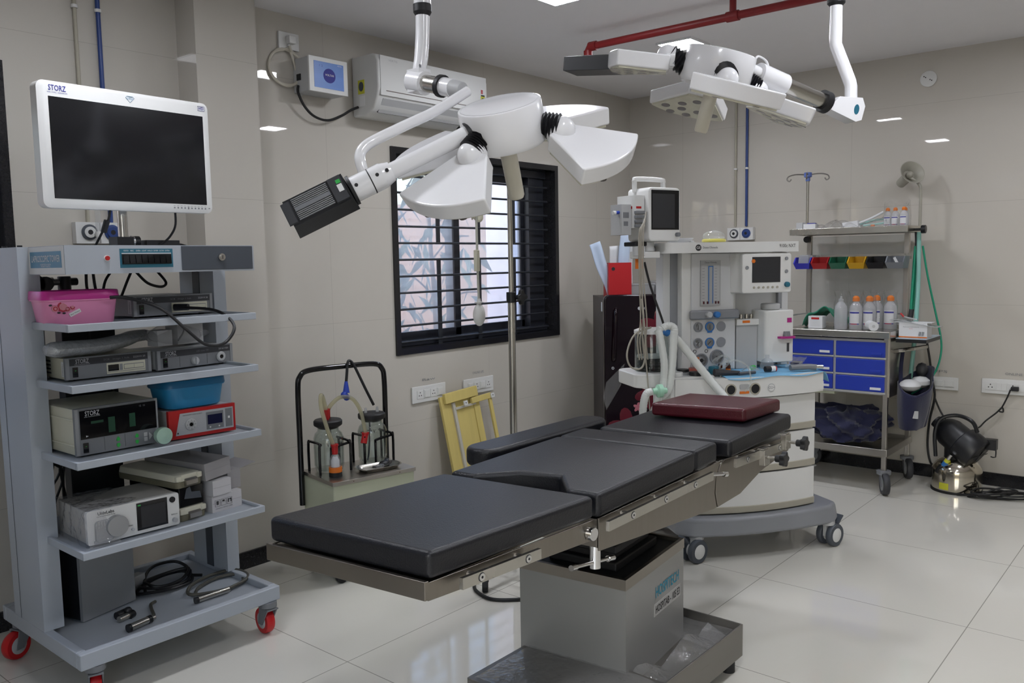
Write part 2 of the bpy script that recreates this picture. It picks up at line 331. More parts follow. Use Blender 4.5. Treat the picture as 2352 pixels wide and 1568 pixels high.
# ceiling lamps
glow('lamp_panel', 'f4f7ff', LAMP)
def ceiling_light(x, y, label):
    t = T('ceiling_light', label, 'ceiling light', (x, y, H), group='square ceiling lights')
    b = MB('white_paint')
    for q in ((-.11, -.11, .11, -.1), (-.11, .1, .11, .11), (-.11, -.1, -.1, .1), (.1, -.1, .11, .1)): b.box(q[0], q[1], -.012, q[2], q[3], 0)
    b.ob('frame', t); MB('lamp_panel').box(-.1, -.1, -.008, .1, .1, 0).ob('diffuser', t)
ceiling_light(-1.22, -1.12, 'square white ceiling light above the right surgical lamp head')
ceiling_light(-2.406, -1.149, 'square white ceiling light at the upper edge, in front of the air conditioner')
ceiling_light(-4.35, -1.08, 'square ceiling light above the monitor, out of frame but mirrored in the tiles')
ceiling_light(-1.15, -2.95, 'square ceiling light at the right, out of frame but mirrored in the back tiles')
ceiling_light(-2.75, -2.95, 'square ceiling light in the middle of the ceiling, out of frame')
ceiling_light(-4.35, -2.95, 'square ceiling light over the foot of the operating table, out of frame')
# ================================================================ laparoscopy tower and what stands on it
def ztext(b, s, h, x, y, z, m, w=None, al='CENTER', bold=0., rx=0):      # lettering on a face that looks towards -y
    X = tr(x, y, z) @ Matrix.Rotation(math.radians(90), 4, 'X') @ Matrix.Rotation(math.radians(rx), 4, 'Z')
    return b.text(s, h, X, m, w, al, bold)
def decal(b, x0, z0, x1, z1, y, m, d=.0008):
    b.m(m).box(x0, y-d, z0, x1, y+.0005, z1)
def caster(name, parent, x, y, zt, R, wd, wheel_m, hub_m, fork_m, rot=0, twin=False, off=.03):
    g = bpy.data.objects.new(name, None); C.objects.link(g); g.parent = parent; g.location = (x, y, 0); g.rotation_euler = (0, 0, math.radians(rot)); g.empty_display_size = .03
    b = MB(fork_m); b.cyl((0, 0, zt), (0, 0, zt-.02), R*.62); b.cyl((0, 0, zt), (0, 0, 2*R), R*.35)
    for sx in ((-1, 1) if not twin else (0,)):
        if twin: b.prism([(-.02, R), (off+.02, R*.7), (off+.02, R*1.4), (-.01, 2.2*R), (-.05, 2.2*R)][::1], -wd*.25, wd*.25) if False else b.box(-.02, -wd*.22, R*.9, off+.012, wd*.22, 2.05*R)
        else: b.add([(-.03, sx*(wd/2+.006), 2.1*R), (.03, sx*(wd/2+.006), 2.1*R), (off+.014, sx*(wd/2+.006), R*.75), (off-.014, sx*(wd/2+.006), R*.75), (-.03, sx*(wd/2+.002), 2.1*R), (.03, sx*(wd/2+.002), 2.1*R), (off+.014, sx*(wd/2+.002), R*.75), (off-.014, sx*(wd/2+.002), R*.75)], [(0, 1, 2, 3), (7, 6, 5, 4), (0, 4, 5, 1), (1, 5, 6, 2), (2, 6, 7, 3), (3, 7, 4, 0)])
    if not twin: b.box(-.034, -wd/2-.006, 2.05*R, .034, wd/2+.006, 2.05*R+.004)
    b.ob('fork', g)
    for sy in ((-.62, .62) if twin else (0,)):
        w2 = wd*.32 if twin else wd/2
        b = MB(wheel_m).at(tr(off, sy*wd, R) @ Matrix.Rotation(math.pi/2, 4, 'X'))
        b.lathe([(R*.72, -w2), (R*.93, -w2), (R, -w2*.55), (R, w2*.55), (R*.93, w2), (R*.72, w2)], 28)
        b.m(hub_m).lathe([(0, -w2*.9), (R*.73, -w2*.9), (R*.73, w2*.9), (0, w2*.9)], 24)
        b.lathe([(0, -w2*1.02), (R*.6, -w2*1.02), (R*.65, -w2*.9)], 24); b.lathe([(R*.65, w2*.9), (R*.6, w2*1.02), (0, w2*1.02)], 24)
        b.ob('wheel', g)
    return g
TX0, TX1, TY = -4.535, -3.81, -.86
t = T('laparoscopic_tower', 'grey steel equipment trolley with four shelves and red castors, left of the operating table', 'trolley', (TX0, TY, 0))
W = TX1-TX0; D = .64
b = MB('pale_enamel'); zb, zt = .13, .183
b.box(0, 0, zb, W, .03, zt); b.box(0, D-.03, zb, W, D, zt); b.box(0, .03, zb, .03, D-.03, zt); b.box(W-.03, .03, zb, W, D-.03, zt); b.box(.03, .03, zb+.01, W-.03, D-.03, zb+.03)
b.ob('base', t, bev=.004)
for x0, y0, nm in ((0, .27, 'post'), (W-.045, .28, 'post')):
    b = MB('pale_enamel'); b.box(x0+.0005, y0, zt, x0+(.064 if x0 < .1 else .052), y0+.25, 1.448)
    if x0 > .1: b.m('dark_enamel').box(x0-.002, y0+.10, zt, x0, y0+.15, 1.40)
    else:
        b.m('dark_enamel').box(x0-.0006, y0+.19, zt, x0, y0+.1925, 1.445)
        b.m('black_plastic').cyl((.032, y0+.06, 1.448), (.032, y0+.06, 1.455), .008); b.cyl((.032, y0+.19, 1.448), (.032, y0+.19, 1.455), .008)
    b.ob(nm, t, bev=.005)
b = MB('black_plastic')                                             # rear spine seen between the shelves
b.box(.21, .50, .2, .40, .56, 1.18); b.ob('rear_spine', t, bev=.004)
for z in (1.209, 1.022, .785, .500):
    b = MB('pale_enamel'); x0, x1, y1 = .03, W-.047, .52; h = .024
    b.box(x0, 0, z-h, x1, .012, z); b.box(x0, .012, z-h, x0+.012, y1, z); b.box(x1-.012, .012, z-h, x1, y1, z); b.box(x0+.012, .012, z-h, x1-.012, y1, z-.010)
    b.ob('shelf', t, bev=.002)
b = MB('pale_enamel'); x0, x1 = .035, W-.046
b.box(x0, 0, 1.360, x1, .55, 1.448)
decal(b, .20, 1.377, .375, 1.437, 0, 'teal_print')
b.m('white_print').box(.206, -.0016, 1.421, .369, 0, 1.4235)
for i, s in enumerate(('MONITOR', 'REC', 'CAMERA', 'LIGHT', 'HALO', 'DIATHERM', 'SUCTION', 'EXTRA')): ztext(b, s, .0045, .2205+i*.0195, -.0012, 1.4305, 'white_print', .0155 if len(s) > 4 else None)
# label plate wrapped on the side
b.m('white_print').box(x0-.001, .005, 1.362, x0, .27, 1.446); b.m('teal_label' if 'teal_label' in MT else mat('teal_label', '5b8fb0', .5)).box(x0-.002, .022, 1.381, x0-.0008, .255, 1.431)
S = Matrix(((0, 0, -1, 0), (-1, 0, 0, 0), (0, 1, 0, 0), (0, 0, 0, 1)))
b.text('LAPROSCOPIC TOWER', .020, tr(x0-.0026, .137, 1.408) @ S, 'white_print', .215, bold=.01); b.text('HOSPITECH INDIA', .005, tr(x0-.0026, .137, 1.391) @ S, 'white_print', .08); b.text('PROPERTY HOSPITAL', .005, tr(x0-.0026, .137, 1.385) @ S, 'white_print', .07)
p = b.ob('control_box', t, bev=.002)
b = MB('black_plastic'); b.box(.206, -.004, 1.388, .369, 0, 1.420); b.ob('switch_bank', p, bev=.001)
for i in range(8):
    b = MB('black_gloss'); X = .2085+i*.0200; b.add([(X, -.004, 1.391), (X+.0175, -.004, 1.391), (X+.0175, -.004, 1.417), (X, -.004, 1.417), (X, -.010, 1.391), (X+.0175, -.010, 1.391), (X+.0175, -.006, 1.417), (X, -.006, 1.417)], [(0, 3, 2, 1), (4, 5, 6, 7), (0, 1, 5, 4), (2, 3, 7, 6), (1, 2, 6, 5), (0, 4, 7, 3)]); b.ob('rocker_switch', p)
b = MB('white_print'); b.cyl((.160, 0, 1.408), (.160, -.002, 1.408), .0095); b.m('red').cyl((.160, -.002, 1.408), (.160, -.007, 1.408), .007); b.ob('indicator_lamp', p)
b = MB('dark_enamel'); b.box(.405, -.004, 1.366, .672, 0, 1.446); d = b.ob('drawer', t, bev=.002)
b = MB('chrome'); b.cyl((.548, -.004, 1.408), (.548, -.012, 1.408), .0125); b.m('brushed_steel').cyl((.548, -.012, 1.408), (.548, -.015, 1.408), .008); b.m('black_print').box(.547, -.0155, 1.402, .549, -.0148, 1.414); b.ob('lock', d)
for x, y, r in ((.055, .03, 70), (W-.04, .02, 85), (.04, D-.06, 200), (W-.05, D-.05, 40)): caster('caster', t, x, y, zb, .05, .032, 'red_wheel', 'light_grey', 'grey_plastic', r)
# --- flat screen on its pole
t = T('surgical_monitor', 'large white framed flat monitor on a pole above the laparoscopy trolley', 'monitor', (-4.475, -.675, 1.57), 2.6)
w, h = .595, .395
b = MB('white_plastic')
P = rr(0, 0, w, h, .022, 5); Q = rr(.012, .012, w-.012, h-.012, .016, 5)
b.at(XZ); b.prism(P, -.045, -.004); b.prism(P, -.004, 0, Q); b.at()
ztext(b, 'STORZ', .017, .062, -.0008, h-.022, 'blue_print', .054, bold=.012); ztext(b, 'KARL STORZ - ENDOSKOPE', .004, .062, -.0008, h-.0355, 'blue_print', .062)
ztext(b, 'LED', .008, .30, -.0008, h-.021, 'teal_label'); b.m('teal_label').tube([(.290, -.0008, h-.014), (.310, -.0008, h-.014), (.315, -.0008, h-.019), (.300, -.0008, h-.034), (.285, -.0008, h-.019)], .0007, 4, 1, True)
ztext(b, 'HD', .010, w-.029, -.0008, h-.021, 'blue_print', .019, bold=.01); b.m('blue_print').tube([(w-.042, -.0008, h-.029), (w-.016, -.0008, h-.029), (w-.016, -.0008, h-.013), (w-.042, -.0008, h-.013)], .0006, 4, 1, True)
for i in range(10):
    X = w-.155+i*.0135; b.m('grey_plastic').box(X, -.0012, .0135 if i != 4 else .012, X+.005, 0, .0185 if i != 4 else .020); b.box(X-.001, -.001, .0225, X+.006, 0, .0235)
b.box(w-.018, -.001, .016, w-.012, 0, .019)
p = b.ob('housing', t, bev=.0015)
b = MB('screen'); b.box(.033, -.0006, .030, w-.024, .004, h-.048); b.ob('screen', t)
b = MB('white_plastic'); b.box(.16, .045, .06, w-.16, .075, h-.08); b.m('steel').box(w/2-.05, .075, .15, w/2+.05, .10, .25); b.ob('rear_mount', t, bev=.006)
b = MB('chrome'); b.cyl((w/2+.02, .13, -.115), (w/2+.02, .13, .24), .017); b.box(w/2-.0, .09, .16, w/2+.04, .14, .24); b.m('black_plastic').box(w/2-.015, .105, -.1215, w/2+.045, .165, -.085); b.cyl((w/2+.05, .13, -.10), (w/2+.075, .13, -.10), .019); b.m('chrome').cyl((w/2+.047, .13, -.10), (w/2+.055, .13, -.10), .020); b.ob('pole', t)
b = MB('cord_black'); b.tube([(.225, .02, .03), (.222, .04, -.03), (.214, .07, -.07), (.205, .11, -.119)], .004); b.cyl((.219, .045, -.033), (.213, .06, -.072), .010); b.ob('cable', t); b = MB('cord_black'); b.tube([(.46, .03, .03), (.472, .05, -.04), (.468, .08, -.08), (.45, .10, -.105), (.43, .11, -.117)], .004); b.ob('cable', t)
b = MB('black_plastic'); b.box(0, 0, 0, .13, .05, .026); b.m('cord_black').tube([(.12, .02, .012), (.15, .03, .012), (.17, .02, .005), (.19, .05, .005)], .004); b.tube([(.11, .03, .014), (.13, .05, .014), (.16, .06, .006)], .004)
b.thing('power_adapter', 'black power adapter lying on top of the laparoscopy trolley beside the monitor pole', 'power adapter', (-4.09, -.55, 1.4485), 3, bev=.003)
# --- rack units
def storz_unit(name, label, cat, loc, rot, w, d, h, side, kind):
    t = T(name, label, cat, loc, rot)
    b = MB(side); b.box(.002, .006, .008, w-.002, d, h-.002)
    if kind == 'hub':
        for i in range(4): b.m('dark_grey').box(.0012, d*.55, .02+i*.013, .0022, d*.9, .025+i*.013)
        b.m('white_print').box(.0012, .014, .016, .0022, .034, h-.012); b.m('black_print').text('WARRANTY', .006, tr(.0008, .024, h/2) @ Matrix(((0, 0, -1, 0), (0, -1, 0, 0), (1, 0, 0, 0), (0, 0, 0, 1))), 'black_print', .04)
    if kind == 'insuf':
        for z in (.035, .118): b.m('cream_plastic').box(-.002, .012, z, .003, d*.85, z+.006)
    for x in (.03, w-.03):
        for y in (.03, d-.03): b.m('black_rubber').cyl((x, y, 0), (x, y, .008), .01)
    b.ob('casing', t, bev=.002)
    b = MB('grey_plastic'); b.box(0, 0, .006, w, .012, h)
    b.m('mid_grey').box(w-.012, -.0012, .008, w-.001, .001, h-.001); b.box(.001, -.0012, .008, .012, .001, h-.001)
    if kind != 'insuf':
        zb_ = h-.026; decal(b, .014, zb_, w-.013, h-.004, 0, 'dark_grey', .001)
        ztext(b, 'STORZ', .0135, .053, -.0018, zb_+.0125, 'silver_mark', .042, bold=.01); ztext(b, 'KARL STORZ-ENDOSKOPE', .0028, .053, -.0018, zb_+.003, 'silver_mark', .048)
        ztext(b, 'SCB   image 1 hub' if kind == 'hub' else 'LED nova 150', .006, w*.58, -.0018, zb_+.011, 'grey_plastic', .085 if kind == 'hub' else .05); ztext(b, '222010 20' if kind == 'hub' else '20161420', .006, w-.042, -.0018, zb_+.011, 'silver_mark', .042)
    f = b.ob('front_panel', t, bev=.0012)
    b = MB('black_gloss'); b.box(.022, -.004, .014, .038, 0, .046); b.m('green').box(.028, -.0045, .034, .032, -.004, .036); b.ob('power_switch', t, bev=.001)
    if kind == 'hub':
        b = MB('cream_plastic'); b.box(w*.46, -.0025, .013, w*.92, 0, h-.028); b.m('grey_plastic').box(w*.465, -.003, .018, w*.915, -.001, .0195); b.m('black_gloss').box(w*.475, -.0035, .022, w*.60, 0, h-.034); b.m('mid_grey').box(w*.61, -.0035, .022, w*.645, 0, h-.034)
        b.m('grey_plastic').box(w*.66, -.0032, .024, w*.9, -.001, h-.036); b.m('cream_plastic').box(w*.664, -.0042, .026, w*.78, -.001, h-.038); b.box(w*.783, -.0042, .026, w*.895, -.001, h-.038); b.ob('camera_socket', t)
    if kind == 'light':
        for x in (w*.28, w*.64): f_ = MB('dark_grey'); f_.box(x, -.0006, .01, x+.0008, 0, h-.028); f_.ob('panel_joint', t)
        b = MB('light_grey').at(tr(w*.47, 0, .026) @ Matrix.Rotation(math.pi/2, 4, 'X')); b.lathe([(.0145, 0), (.0145, .008), (.0125, .012), (0, .012)], 20); b.box(-.003, -.012, .012, .003, .012, .018); b.ob('intensity_knob', t)
        b = MB('light_grey').at(tr(w*.825, 0, .030) @ Matrix.Rotation(math.pi/2, 4, 'X')); b.lathe([(.0185, 0), (.0185, .005), (.015, .008), (.008, .008), (.0075, .003), (0, .003)], 24); b.m('black_gloss').cyl((0, 0, .003), (0, 0, .0085), .0065); b.ob('light_guide_socket', t)
    return t
storz_unit('camera_control_unit', 'slim grey camera processor with a plugged in black lead, on the top shelf', 'camera processor', (-4.189, -.625, 1.2), 6, .322, .27, .076, 'light_grey', 'hub')
storz_unit('camera_control_unit', 'slim grey camera processor on the second shelf under the silver padded tube', 'camera processor', (-4.449, -.680, 1.013), -1, .283, .22, .077, 'cream_plastic', 'hub')
storz_unit('light_source_unit', 'slim grey light source with a round socket and knob, right end of second shelf', 'light source', (-4.150, -.695, 1.013), 6, .314, .20, .074, 'light_grey', 'light')
t = storz_unit('insufflator_unit', 'tall grey gas insufflator with dark display front on the third shelf', 'insufflator', (-4.462, -.755, .776), 1, .276, .30, .158, 'cream_plastic', 'insuf')
b = MB('black_gloss'); b.box(.016, -.0025, .058, .268, 0, .150)
ztext(b, 'STORZ', .015, .055, -.003, .139, 'silver_mark', .046, bold=.01); ztext(b, 'KARL STORZ-ENDOSKOPE', .003, .055, -.003, .129, 'silver_mark', .05)
dkg = mat('dim_green', '12402c', .4)
for x, z, a, c in ((.05, .105, .04, .008), (.105, .068, .022, .05), (.175, .075, .02, .045)): b.m('dim_green').box(x, -.003, z, x+a, -.002, z+c)
ztext(b, '12  15', .006, .22, -.003, .14, 'grey_plastic'); b.m('silver_mark').add([(.032, -.003, .064), (.040, -.003, .067), (.032, -.003, .070)], [(0, 1, 2)])
b.ob('display', t, bev=.001)
b = MB('green')
for x, in ((.135,), (.198,)):
    for z, s in ((.040, 1), (.022, -1)): b.add([(x-.008, -.0016, z), (x+.008, -.0016, z), (x, -.0016, z+s*.010)], [(0, 1, 2) if s > 0 else (0, 2, 1)]); b.box(x-.005, -.0016, z-(.005 if s > 0 else 0), x+.005, -.0004, z+(0 if s > 0 else .005))
b.m('light_grey').box(.222, -.0016, .034, .234, 0, .047); b.box(.222, -.0016, .018, .234, 0, .031); b.add([(.240, -.0016, .020), (.252, -.0016, .033), (.240, -.0016, .046)], [(0, 1, 2)])
b.m('dark_grey').box(.09, -.0008, .012, .0905, 0, .056); b.box(.158, -.0008, .012, .1585, 0, .056)
b.ob('touch_keys', t)
b = MB('milky_green' if 'milky_green' in MT else mat('milky_green', 'a9c8b6', .35)).at(Matrix.Rotation(math.pi/2, 4, 'X')); b.lathe([(.014, -.02), (.016, 0), (.027, .006), (.029, .016), (.028, .030), (.0, .034)], 28)
b.thing('gas_filter', 'round pale green disc filter at the lower right of the grey gas insufflator', 'filter', (-4.198, -.782, .812))
# red bordered light source
t = T('red_light_source', 'red fronted light source with small dark display, under the blue tub', 'light source', (-4.152, -.755, .776), -3.5)
b = MB('light_grey'); b.box(.004, .012, .006, .243, .27, .100); [b.cyl((x, y, 0), (x, y, .006), .009) for x in (.03, .21) for y in (.04, .24)]; b.ob('casing', t, bev=.003)
b = MB('red'); b.box(0, 0, .004, .247, .016, .104)
b.m('silver_mark').add([(.022, -.0012, .016), (.238, -.0012, .016), (.238, -.0012, .092), (.040, -.0012, .092)], [(0, 1, 2, 3)])
ztext(b, 'ENDOSCOPIC LIGHT SOURCE', .0035, .085, -.002, .084, 'black_print', .07)
b.m('grey_plastic').box(.135, -.002, .022, .200, -.001, .084); b.box(.208, -.002, .022, .234, -.001, .088)
b.m('white_print').box(.217, -.003, .052, .224, -.001, .060); b.box(.146, -.003, .027, .151, -.001, .032); b.box(.180, -.003, .027, .185, -.001, .032); b.m('black_print').ball((.030, -.001, .024), .003, 8)
b.ob('front_panel', t, bev=.002)
b = MB('blue_screen' if 'blue_screen' in MT else mat('blue_screen', '1a1c3a', .15)); b.box(.140, -.0032, .040, .195, -.001, .074); b.ob('display', t)
b = MB('light_grey').at(tr(.078, 0, .050) @ Matrix.Rotation(math.pi/2, 4, 'X')); b.lathe([(.021, 0), (.021, .004), (.018, .006), (.009, .007), (.008, .003), (0, .003)], 24); b.m('black_gloss').cyl((0, 0, .002), (0, 0, .006), .006)
for i in range(8): b.m('dark_grey').cyl((.015*math.cos(i*.785), .015*math.sin(i*.785), .005), (.015*math.cos(i*.785), .015*math.sin(i*.785), .0072), .0012, n=6)
b.ob('light_guide_socket', t)
# uterine / suction pump in cling film
t = T('fluid_pump', 'silver fluid pump with round dial and dark screen, partly wrapped in cling film, fourth shelf', 'pump', (-4.461, -.792, .491), -2)
b = MB('silver_plastic' if 'silver_plastic' in MT else mat('silver_plastic', 'b3b0aa', .4, .2, vary=.03)); b.box(.003, .012, .008, .302, .24, .115); [b.m('black_rubber').cyl((x, y, 0), (x, y, .008), .01) for x in (.03, .27) for y in (.03, .2)]; b.ob('casing', t, bev=.008, seg=3)
b = MB('white_plastic'); b.at(XZ); b.prism(rr(0, .006, .304, .117, .008), -.016, .002); b.at()
ztext(b, 'UnivLabs', .010, .060, -.0032, .104, 'black_print', .052, bold=.015); ztext(b, 'Universal Medical Pump', .004, .060, -.0032, .0945, 'black_print', .058); ztext(b, 'Basic', .005, .137, -.0032, .042, 'black_print'); ztext(b, 'Balloon', .005, .285, -.0032, .045, 'black_print')
b.ob('front_panel', t, bev=.001)
b = MB('chrome_plastic' if 'chrome_plastic' in MT else mat('chrome_plastic', 'a9abae', .3, .6)); b.at(XZ); b.prism(rr(.022, .012, .078, .082, .012), .002, .014); b.prism(circ(.088, .056, .034, 28), .002, .026); b.prism(rr(.018, .008, .070, .020, .006), .002, .012); b.at(); b.ob('roller_dial', t, bev=.003)
b = MB('screen'); b.box(.158, -.0035, .018, .262, -.001, .110); b.m('green').box(.162, -.004, .100, .172, -.003, .104); b.m('matt_screen').box(.172, -.004, .026, .255, -.003, .096); b.ob('display', t)
b = MB('black_rubber'); b.cyl((.280, -.002, .097), (.280, -.006, .097), .010); b.m('silver_mark').cyl((.284, -.002, .026), (.284, -.014, .026), .008); b.cyl((.142, -.002, .028), (.142, -.010, .028), .005); b.ob('port', t)
b = MB('clear_wrap')
def wrapf(u, v):
    a = u*6.0; pts = [(-.008, .25, .015), (-.009, .25, .118), (-.007, -.006, .122), (-.012, -.016, .05), (-.02, -.03, .004), (.04, -.045, .003), (.10, -.035, .004)]
    i = min(5, int(a)); q = a-i; p = Vector(pts[i]).lerp(Vector(pts[i+1]), q)
    return p
R = random.Random(4)
def wf2(u, v):
    j = .004*math.sin(23*u+9*v)+.003*math.sin(41*v+7*u)
    if v < .45: return (-.006+j*.5-.002, -.012+u*.26, .003+.118*v/.45)                     # side sheet
    q = (v-.45)/.55; return (-.006+q*(.13+.05*math.sin(9*u)), -.012+u*.26, .1205+abs(j)*.5)
b.grid(wf2, 26, 22)
def wf3(u, v):
    j = .004*math.sin(31*u+13*v); return (-.006+u*(.10-.05*v), -.010-.010*(1-v)**2-abs(j)-.022*max(0, .25-v)*4*.4, .004+.115*v)
b.grid(wf3, 18, 18)
b.ob('cling_film', t)
# pink and blue tubs
def tub(name, label, loc, rot, L, Wd, h, mb, ml, flower):
    t = T(name, label, 'tub', loc, rot); n = 40
    def lo(k, z, m=4.): return [(math.copysign(abs(math.cos(a))**(2/m), math.cos(a))*L/2*k, math.copysign(abs(math.sin(a))**(2/m), math.sin(a))*Wd/2*k, z) for a in [2*math.pi*i/n for i in range(n)]]
    def stack(b, S):
        V = []; F = []
        for q in S: V += lo(*q)
        for i in range(len(S)-1): F += [(i*n+j, i*n+(j+1) % n, (i+1)*n+(j+1) % n, (i+1)*n+j) for j in range(n)]
        F += [list(range(n))[::-1], list(range((len(S)-1)*n, len(S)*n))]; b.add(V, F)
    b = MB(mb); stack(b, [(.82, 0), (.86, .004), (.95, h*.70), (1.0, h*.71), (1.0, h*.76)])
    if flower:
        R = random.Random(2); y = -Wd/2*.885
        for cx, cz, r, m in ((-.062, h*.55, .017, 'rose_red'), (-.035, h*.53, .011, 'rose_pink'), (-.085, h*.50, .010, 'rose_pink'), (-.050, h*.48, .010, 'rose_pink')):
            for k in range(3):
                rr1 = r*(1-.3*k); b.m(('rose_pink', 'rose_red', 'rose_pink')[(k+(m == 'rose_red')) % 3]).cyl((cx, y+.006, cz), (cx, y-.0028-.0008*k, cz), rr1, n=9)
        for cx, cz in ((-.098, h*.6), (-.030, h*.65), (-.018, h*.6), (-.024, h*.58), (-.06, h*.36), (-.075, h*.38)): b.m('black_print').ball((cx, y-.001, cz), .0055, 8, (1, .4, .55))
        b.m('white_print').at(tr(-.028, y-.001, h*.36) @ Matrix.Rotation(-.45, 4, 'Y')).box(-.018, -.002, -.006, .018, .002, .006); b.text('Best Wishes', .004, tr(0, -.0026, 0) @ Matrix.Rotation(math.pi/2, 4, 'X'), 'black_print', .03); b.at()
    b.ob('body', t, ang=50)
    b = MB(ml); stack(b, [(1.0, h*.745), (1.02, h*.75), (1.0, h*.975), (.985, h), (.90, h), (.88, h*.97)]); b.ob('lid', t, ang=50)
    return t
mat('pink_tub', 'e893bd', .35, vary=.05); mat('magenta_lid', 'c02a8c', .3, vary=.04); mat('rose_red', 'a8203a', .5); mat('rose_pink', 'c9808c', .5); mat('blue_tub', '2c86b8', .35, vary=.05); mat('blue_lid', '1c6a98', .35, vary=.04)
tub('plastic_tub', 'pink lidded plastic tub with a rose sticker on the top shelf', (-4.398, -.660, 1.2), -4, .245, .185, .108, 'pink_tub', 'magenta_lid', True)
t = tub('plastic_tub', 'bright blue plastic tub standing on the red fronted light source', (-4.03, -.665, .8805), 2, .245, .17, .100, 'blue_tub', 'blue_lid', False)
# padded silver tube, loose bag, cables
def foil(m):
    mat(m, 'b4b6b8', .26, .45, vary=.3, vs=70, bump=1.0, bs=130)
foil('foil_pad')
b = MB('foil_pad'); b.at(Matrix.Diagonal((1, 1, .62, 1))); b.tube([(-.20, -.065, .0), (-.14, -.068, 0), (-.03, -.06, .0), (.07, -.02, .012), (.14, .05, .02), (.20, .085, .02)], lambda q: .044*(.55+.45*min(1, q*9))*(1-.25*q), 14)
b.thing('padded_tube', 'crinkled silver padded tube lying on the left camera processor of the second shelf', 'tube', (-4.295, -.585, 1.119))
t = MB('clear_wrap'); R = random.Random(8)
def bagf(u, v):
    a = 2*math.pi*u; r = (.5+.5*math.sin(math.pi*min(1, v*1.12+.02)))
    return (.125*r*math.cos(a)*(1+.12*math.sin(5*a+6*v)), .06*r*math.sin(a), .004+.078*v+.008*math.sin(3*a)*v)
t.grid(bagf, 40, 14); t.m('paper').box(-.10, -.03, .004, -.04, .03, .06); t.m('light_grey').box(-.02, -.035, .004, .09, .035, .085); t.m('grey_plastic').tube([(-.10, -.04, .08), (-.05, -.05, .095), (0, -.045, .06), (-.03, -.05, .02)], .003)
t.thing('plastic_bag', 'clear bag of pale packets lying on the light source of the second shelf', 'bag', (-4.0, -.555, 1.0895), 8)
b = MB('cord_black')
b.tube([(-4.335, -.775, 1.283), (-4.29, -.79, 1.28), (-4.21, -.85, 1.245), (-4.14, -.885, 1.17), (-4.08, -.90, 1.115), (-4.01, -.90, 1.115), (-3.965, -.89, 1.17), (-3.975, -.80, 1.22), (-4.02, -.66, 1.231), (-4.035, -.625, 1.232)], .0055, 8, 8); b.m('black_plastic').cyl((-4.035, -.618, 1.232), (-4.005, -.66, 1.232), .012)
b.thing('camera_cable', 'black camera lead looping down in front of the top shelf', 'cable')
def hanging(name, label, paths, r=.005):
    b = MB('cord_black')
    for P in paths: b.tube(P, r, 6, 5)
    return b.thing(name, label, 'cables', group=None)
hanging('power_leads', 'black leads hanging behind the pink tub and camera processor under the control box', [[(-4.27, -.46, 1.36), (-4.265, -.45, 1.30), (-4.24, -.44, 1.24), (-4.235, -.44, 1.20)], [(-4.25, -.47, 1.36), (-4.24, -.46, 1.30), (-4.21, -.43, 1.24), (-4.21, -.42, 1.20)], [(-4.19, -.47, 1.36), (-4.20, -.44, 1.32), (-4.21, -.42, 1.22)], [(-4.12, -.48, 1.36), (-4.13, -.46, 1.32), (-4.16, -.43, 1.22)], [(-4.11, -.5, 1.36), (-4.08, -.52, 1.32), (-4.03, -.52, 1.305), (-4.0, -.50, 1.32), (-4.02, -.48, 1.36)]])
R = random.Random(6); ps = []
for i in range(5): x = -4.475+.018*i; ps.append([(x, -.40, 1.36), (x+R.uniform(-.01, .01), -.39, 1.1), (x+R.uniform(-.03, .04), -.38, .92), (x+R.uniform(-.02, .05), -.37, .80)])
for i in range(7): x = -4.44+.016*i; ps.append([(x-.03, -.36, .80), (x+R.uniform(-.04, .04), -.36, .72), (x+R.uniform(-.02, .06), -.35, .65), (x+R.uniform(-.06, .02), -.35, .53), (x+.01, -.34, .45)])
ps.append([(-4.40, -.36, .76), (-4.36, -.37, .68), (-4.31, -.36, .70), (-4.29, -.35, .77)])
ps += [[(-4.27, -.40, .99), (-4.20, -.42, .93), (-4.14, -.42, .90), (-4.09, -.41, .89)], [(-4.20, -.40, .99), (-4.17, -.41, .90), (-4.13, -.38, .82)], [(-4.235, -.36, 1.19), (-4.23, -.36, 1.10), (-4.235, -.34, 1.0), (-4.225, -.34, .80)]]
hanging('power_leads', 'tangle of black leads hanging beside the left post behind the shelves', ps, .0045)
# cases and cartons on the fourth shelf
def inst_case(label, loc, rot):
    t = T('instrument_case', label, 'case', loc, rot); mat('olive', '6f6b58', .5); mat('ivory', 'cfccba', .45)
    b = MB('olive'); b.at(tr(0, 0, 0)); b.prism(rr(0, 0, .105, .34, .016), 0, .022, rr(-.002, -.002, .107, .342, .016)); b.ob('base', t, bev=.002)
    b = MB('ivory'); b.prism(rr(-.002, -.002, .107, .342, .018), .022, .046, rr(.002, .002, .103, .338, .018)); b.box(0, -.003, .024, .022, .012, .044); b.box(.083, -.003, .024, .105, .012, .044); b.ob('lid', t, bev=.004)
    b = MB('brushed_steel'); b.add([(.03, -.004, .004), (.078, -.004, .004), (.078, -.014, .010), (.03, -.014, .010), (.03, -.004, .032), (.078, -.004, .032), (.078, -.014, .026), (.03, -.014, .026)], [(3, 2, 6, 7), (0, 3, 7, 4), (1, 5, 6, 2), (7, 6, 5, 4), (0, 1, 2, 3)]); b.ob('latch', t)
    return t
inst_case('long ivory instrument case at the bottom, flat on the fourth shelf beside the pump', (-4.140, -.775, .4905), 6)
b = MB('black_gloss'); b.box(0, 0, 0, .10, .30, .073); b.m('dark_enamel').add([(.02, -.001, .03), (.09, -.001, .02), (.085, -.001, .045), (.05, -.001, .05), (.045, -.001, .07), (.03, -.001, .065)], [(0, 1, 2, 3, 4, 5)])
b.thing('wrapped_carton', 'carton taped up in torn black plastic between the two ivory cases', 'carton', (-4.136, -.765, .537), 6, bev=.004)
inst_case('long ivory instrument case on top of the black wrapped carton, fourth shelf', (-4.150, -.780, .6105), 8)
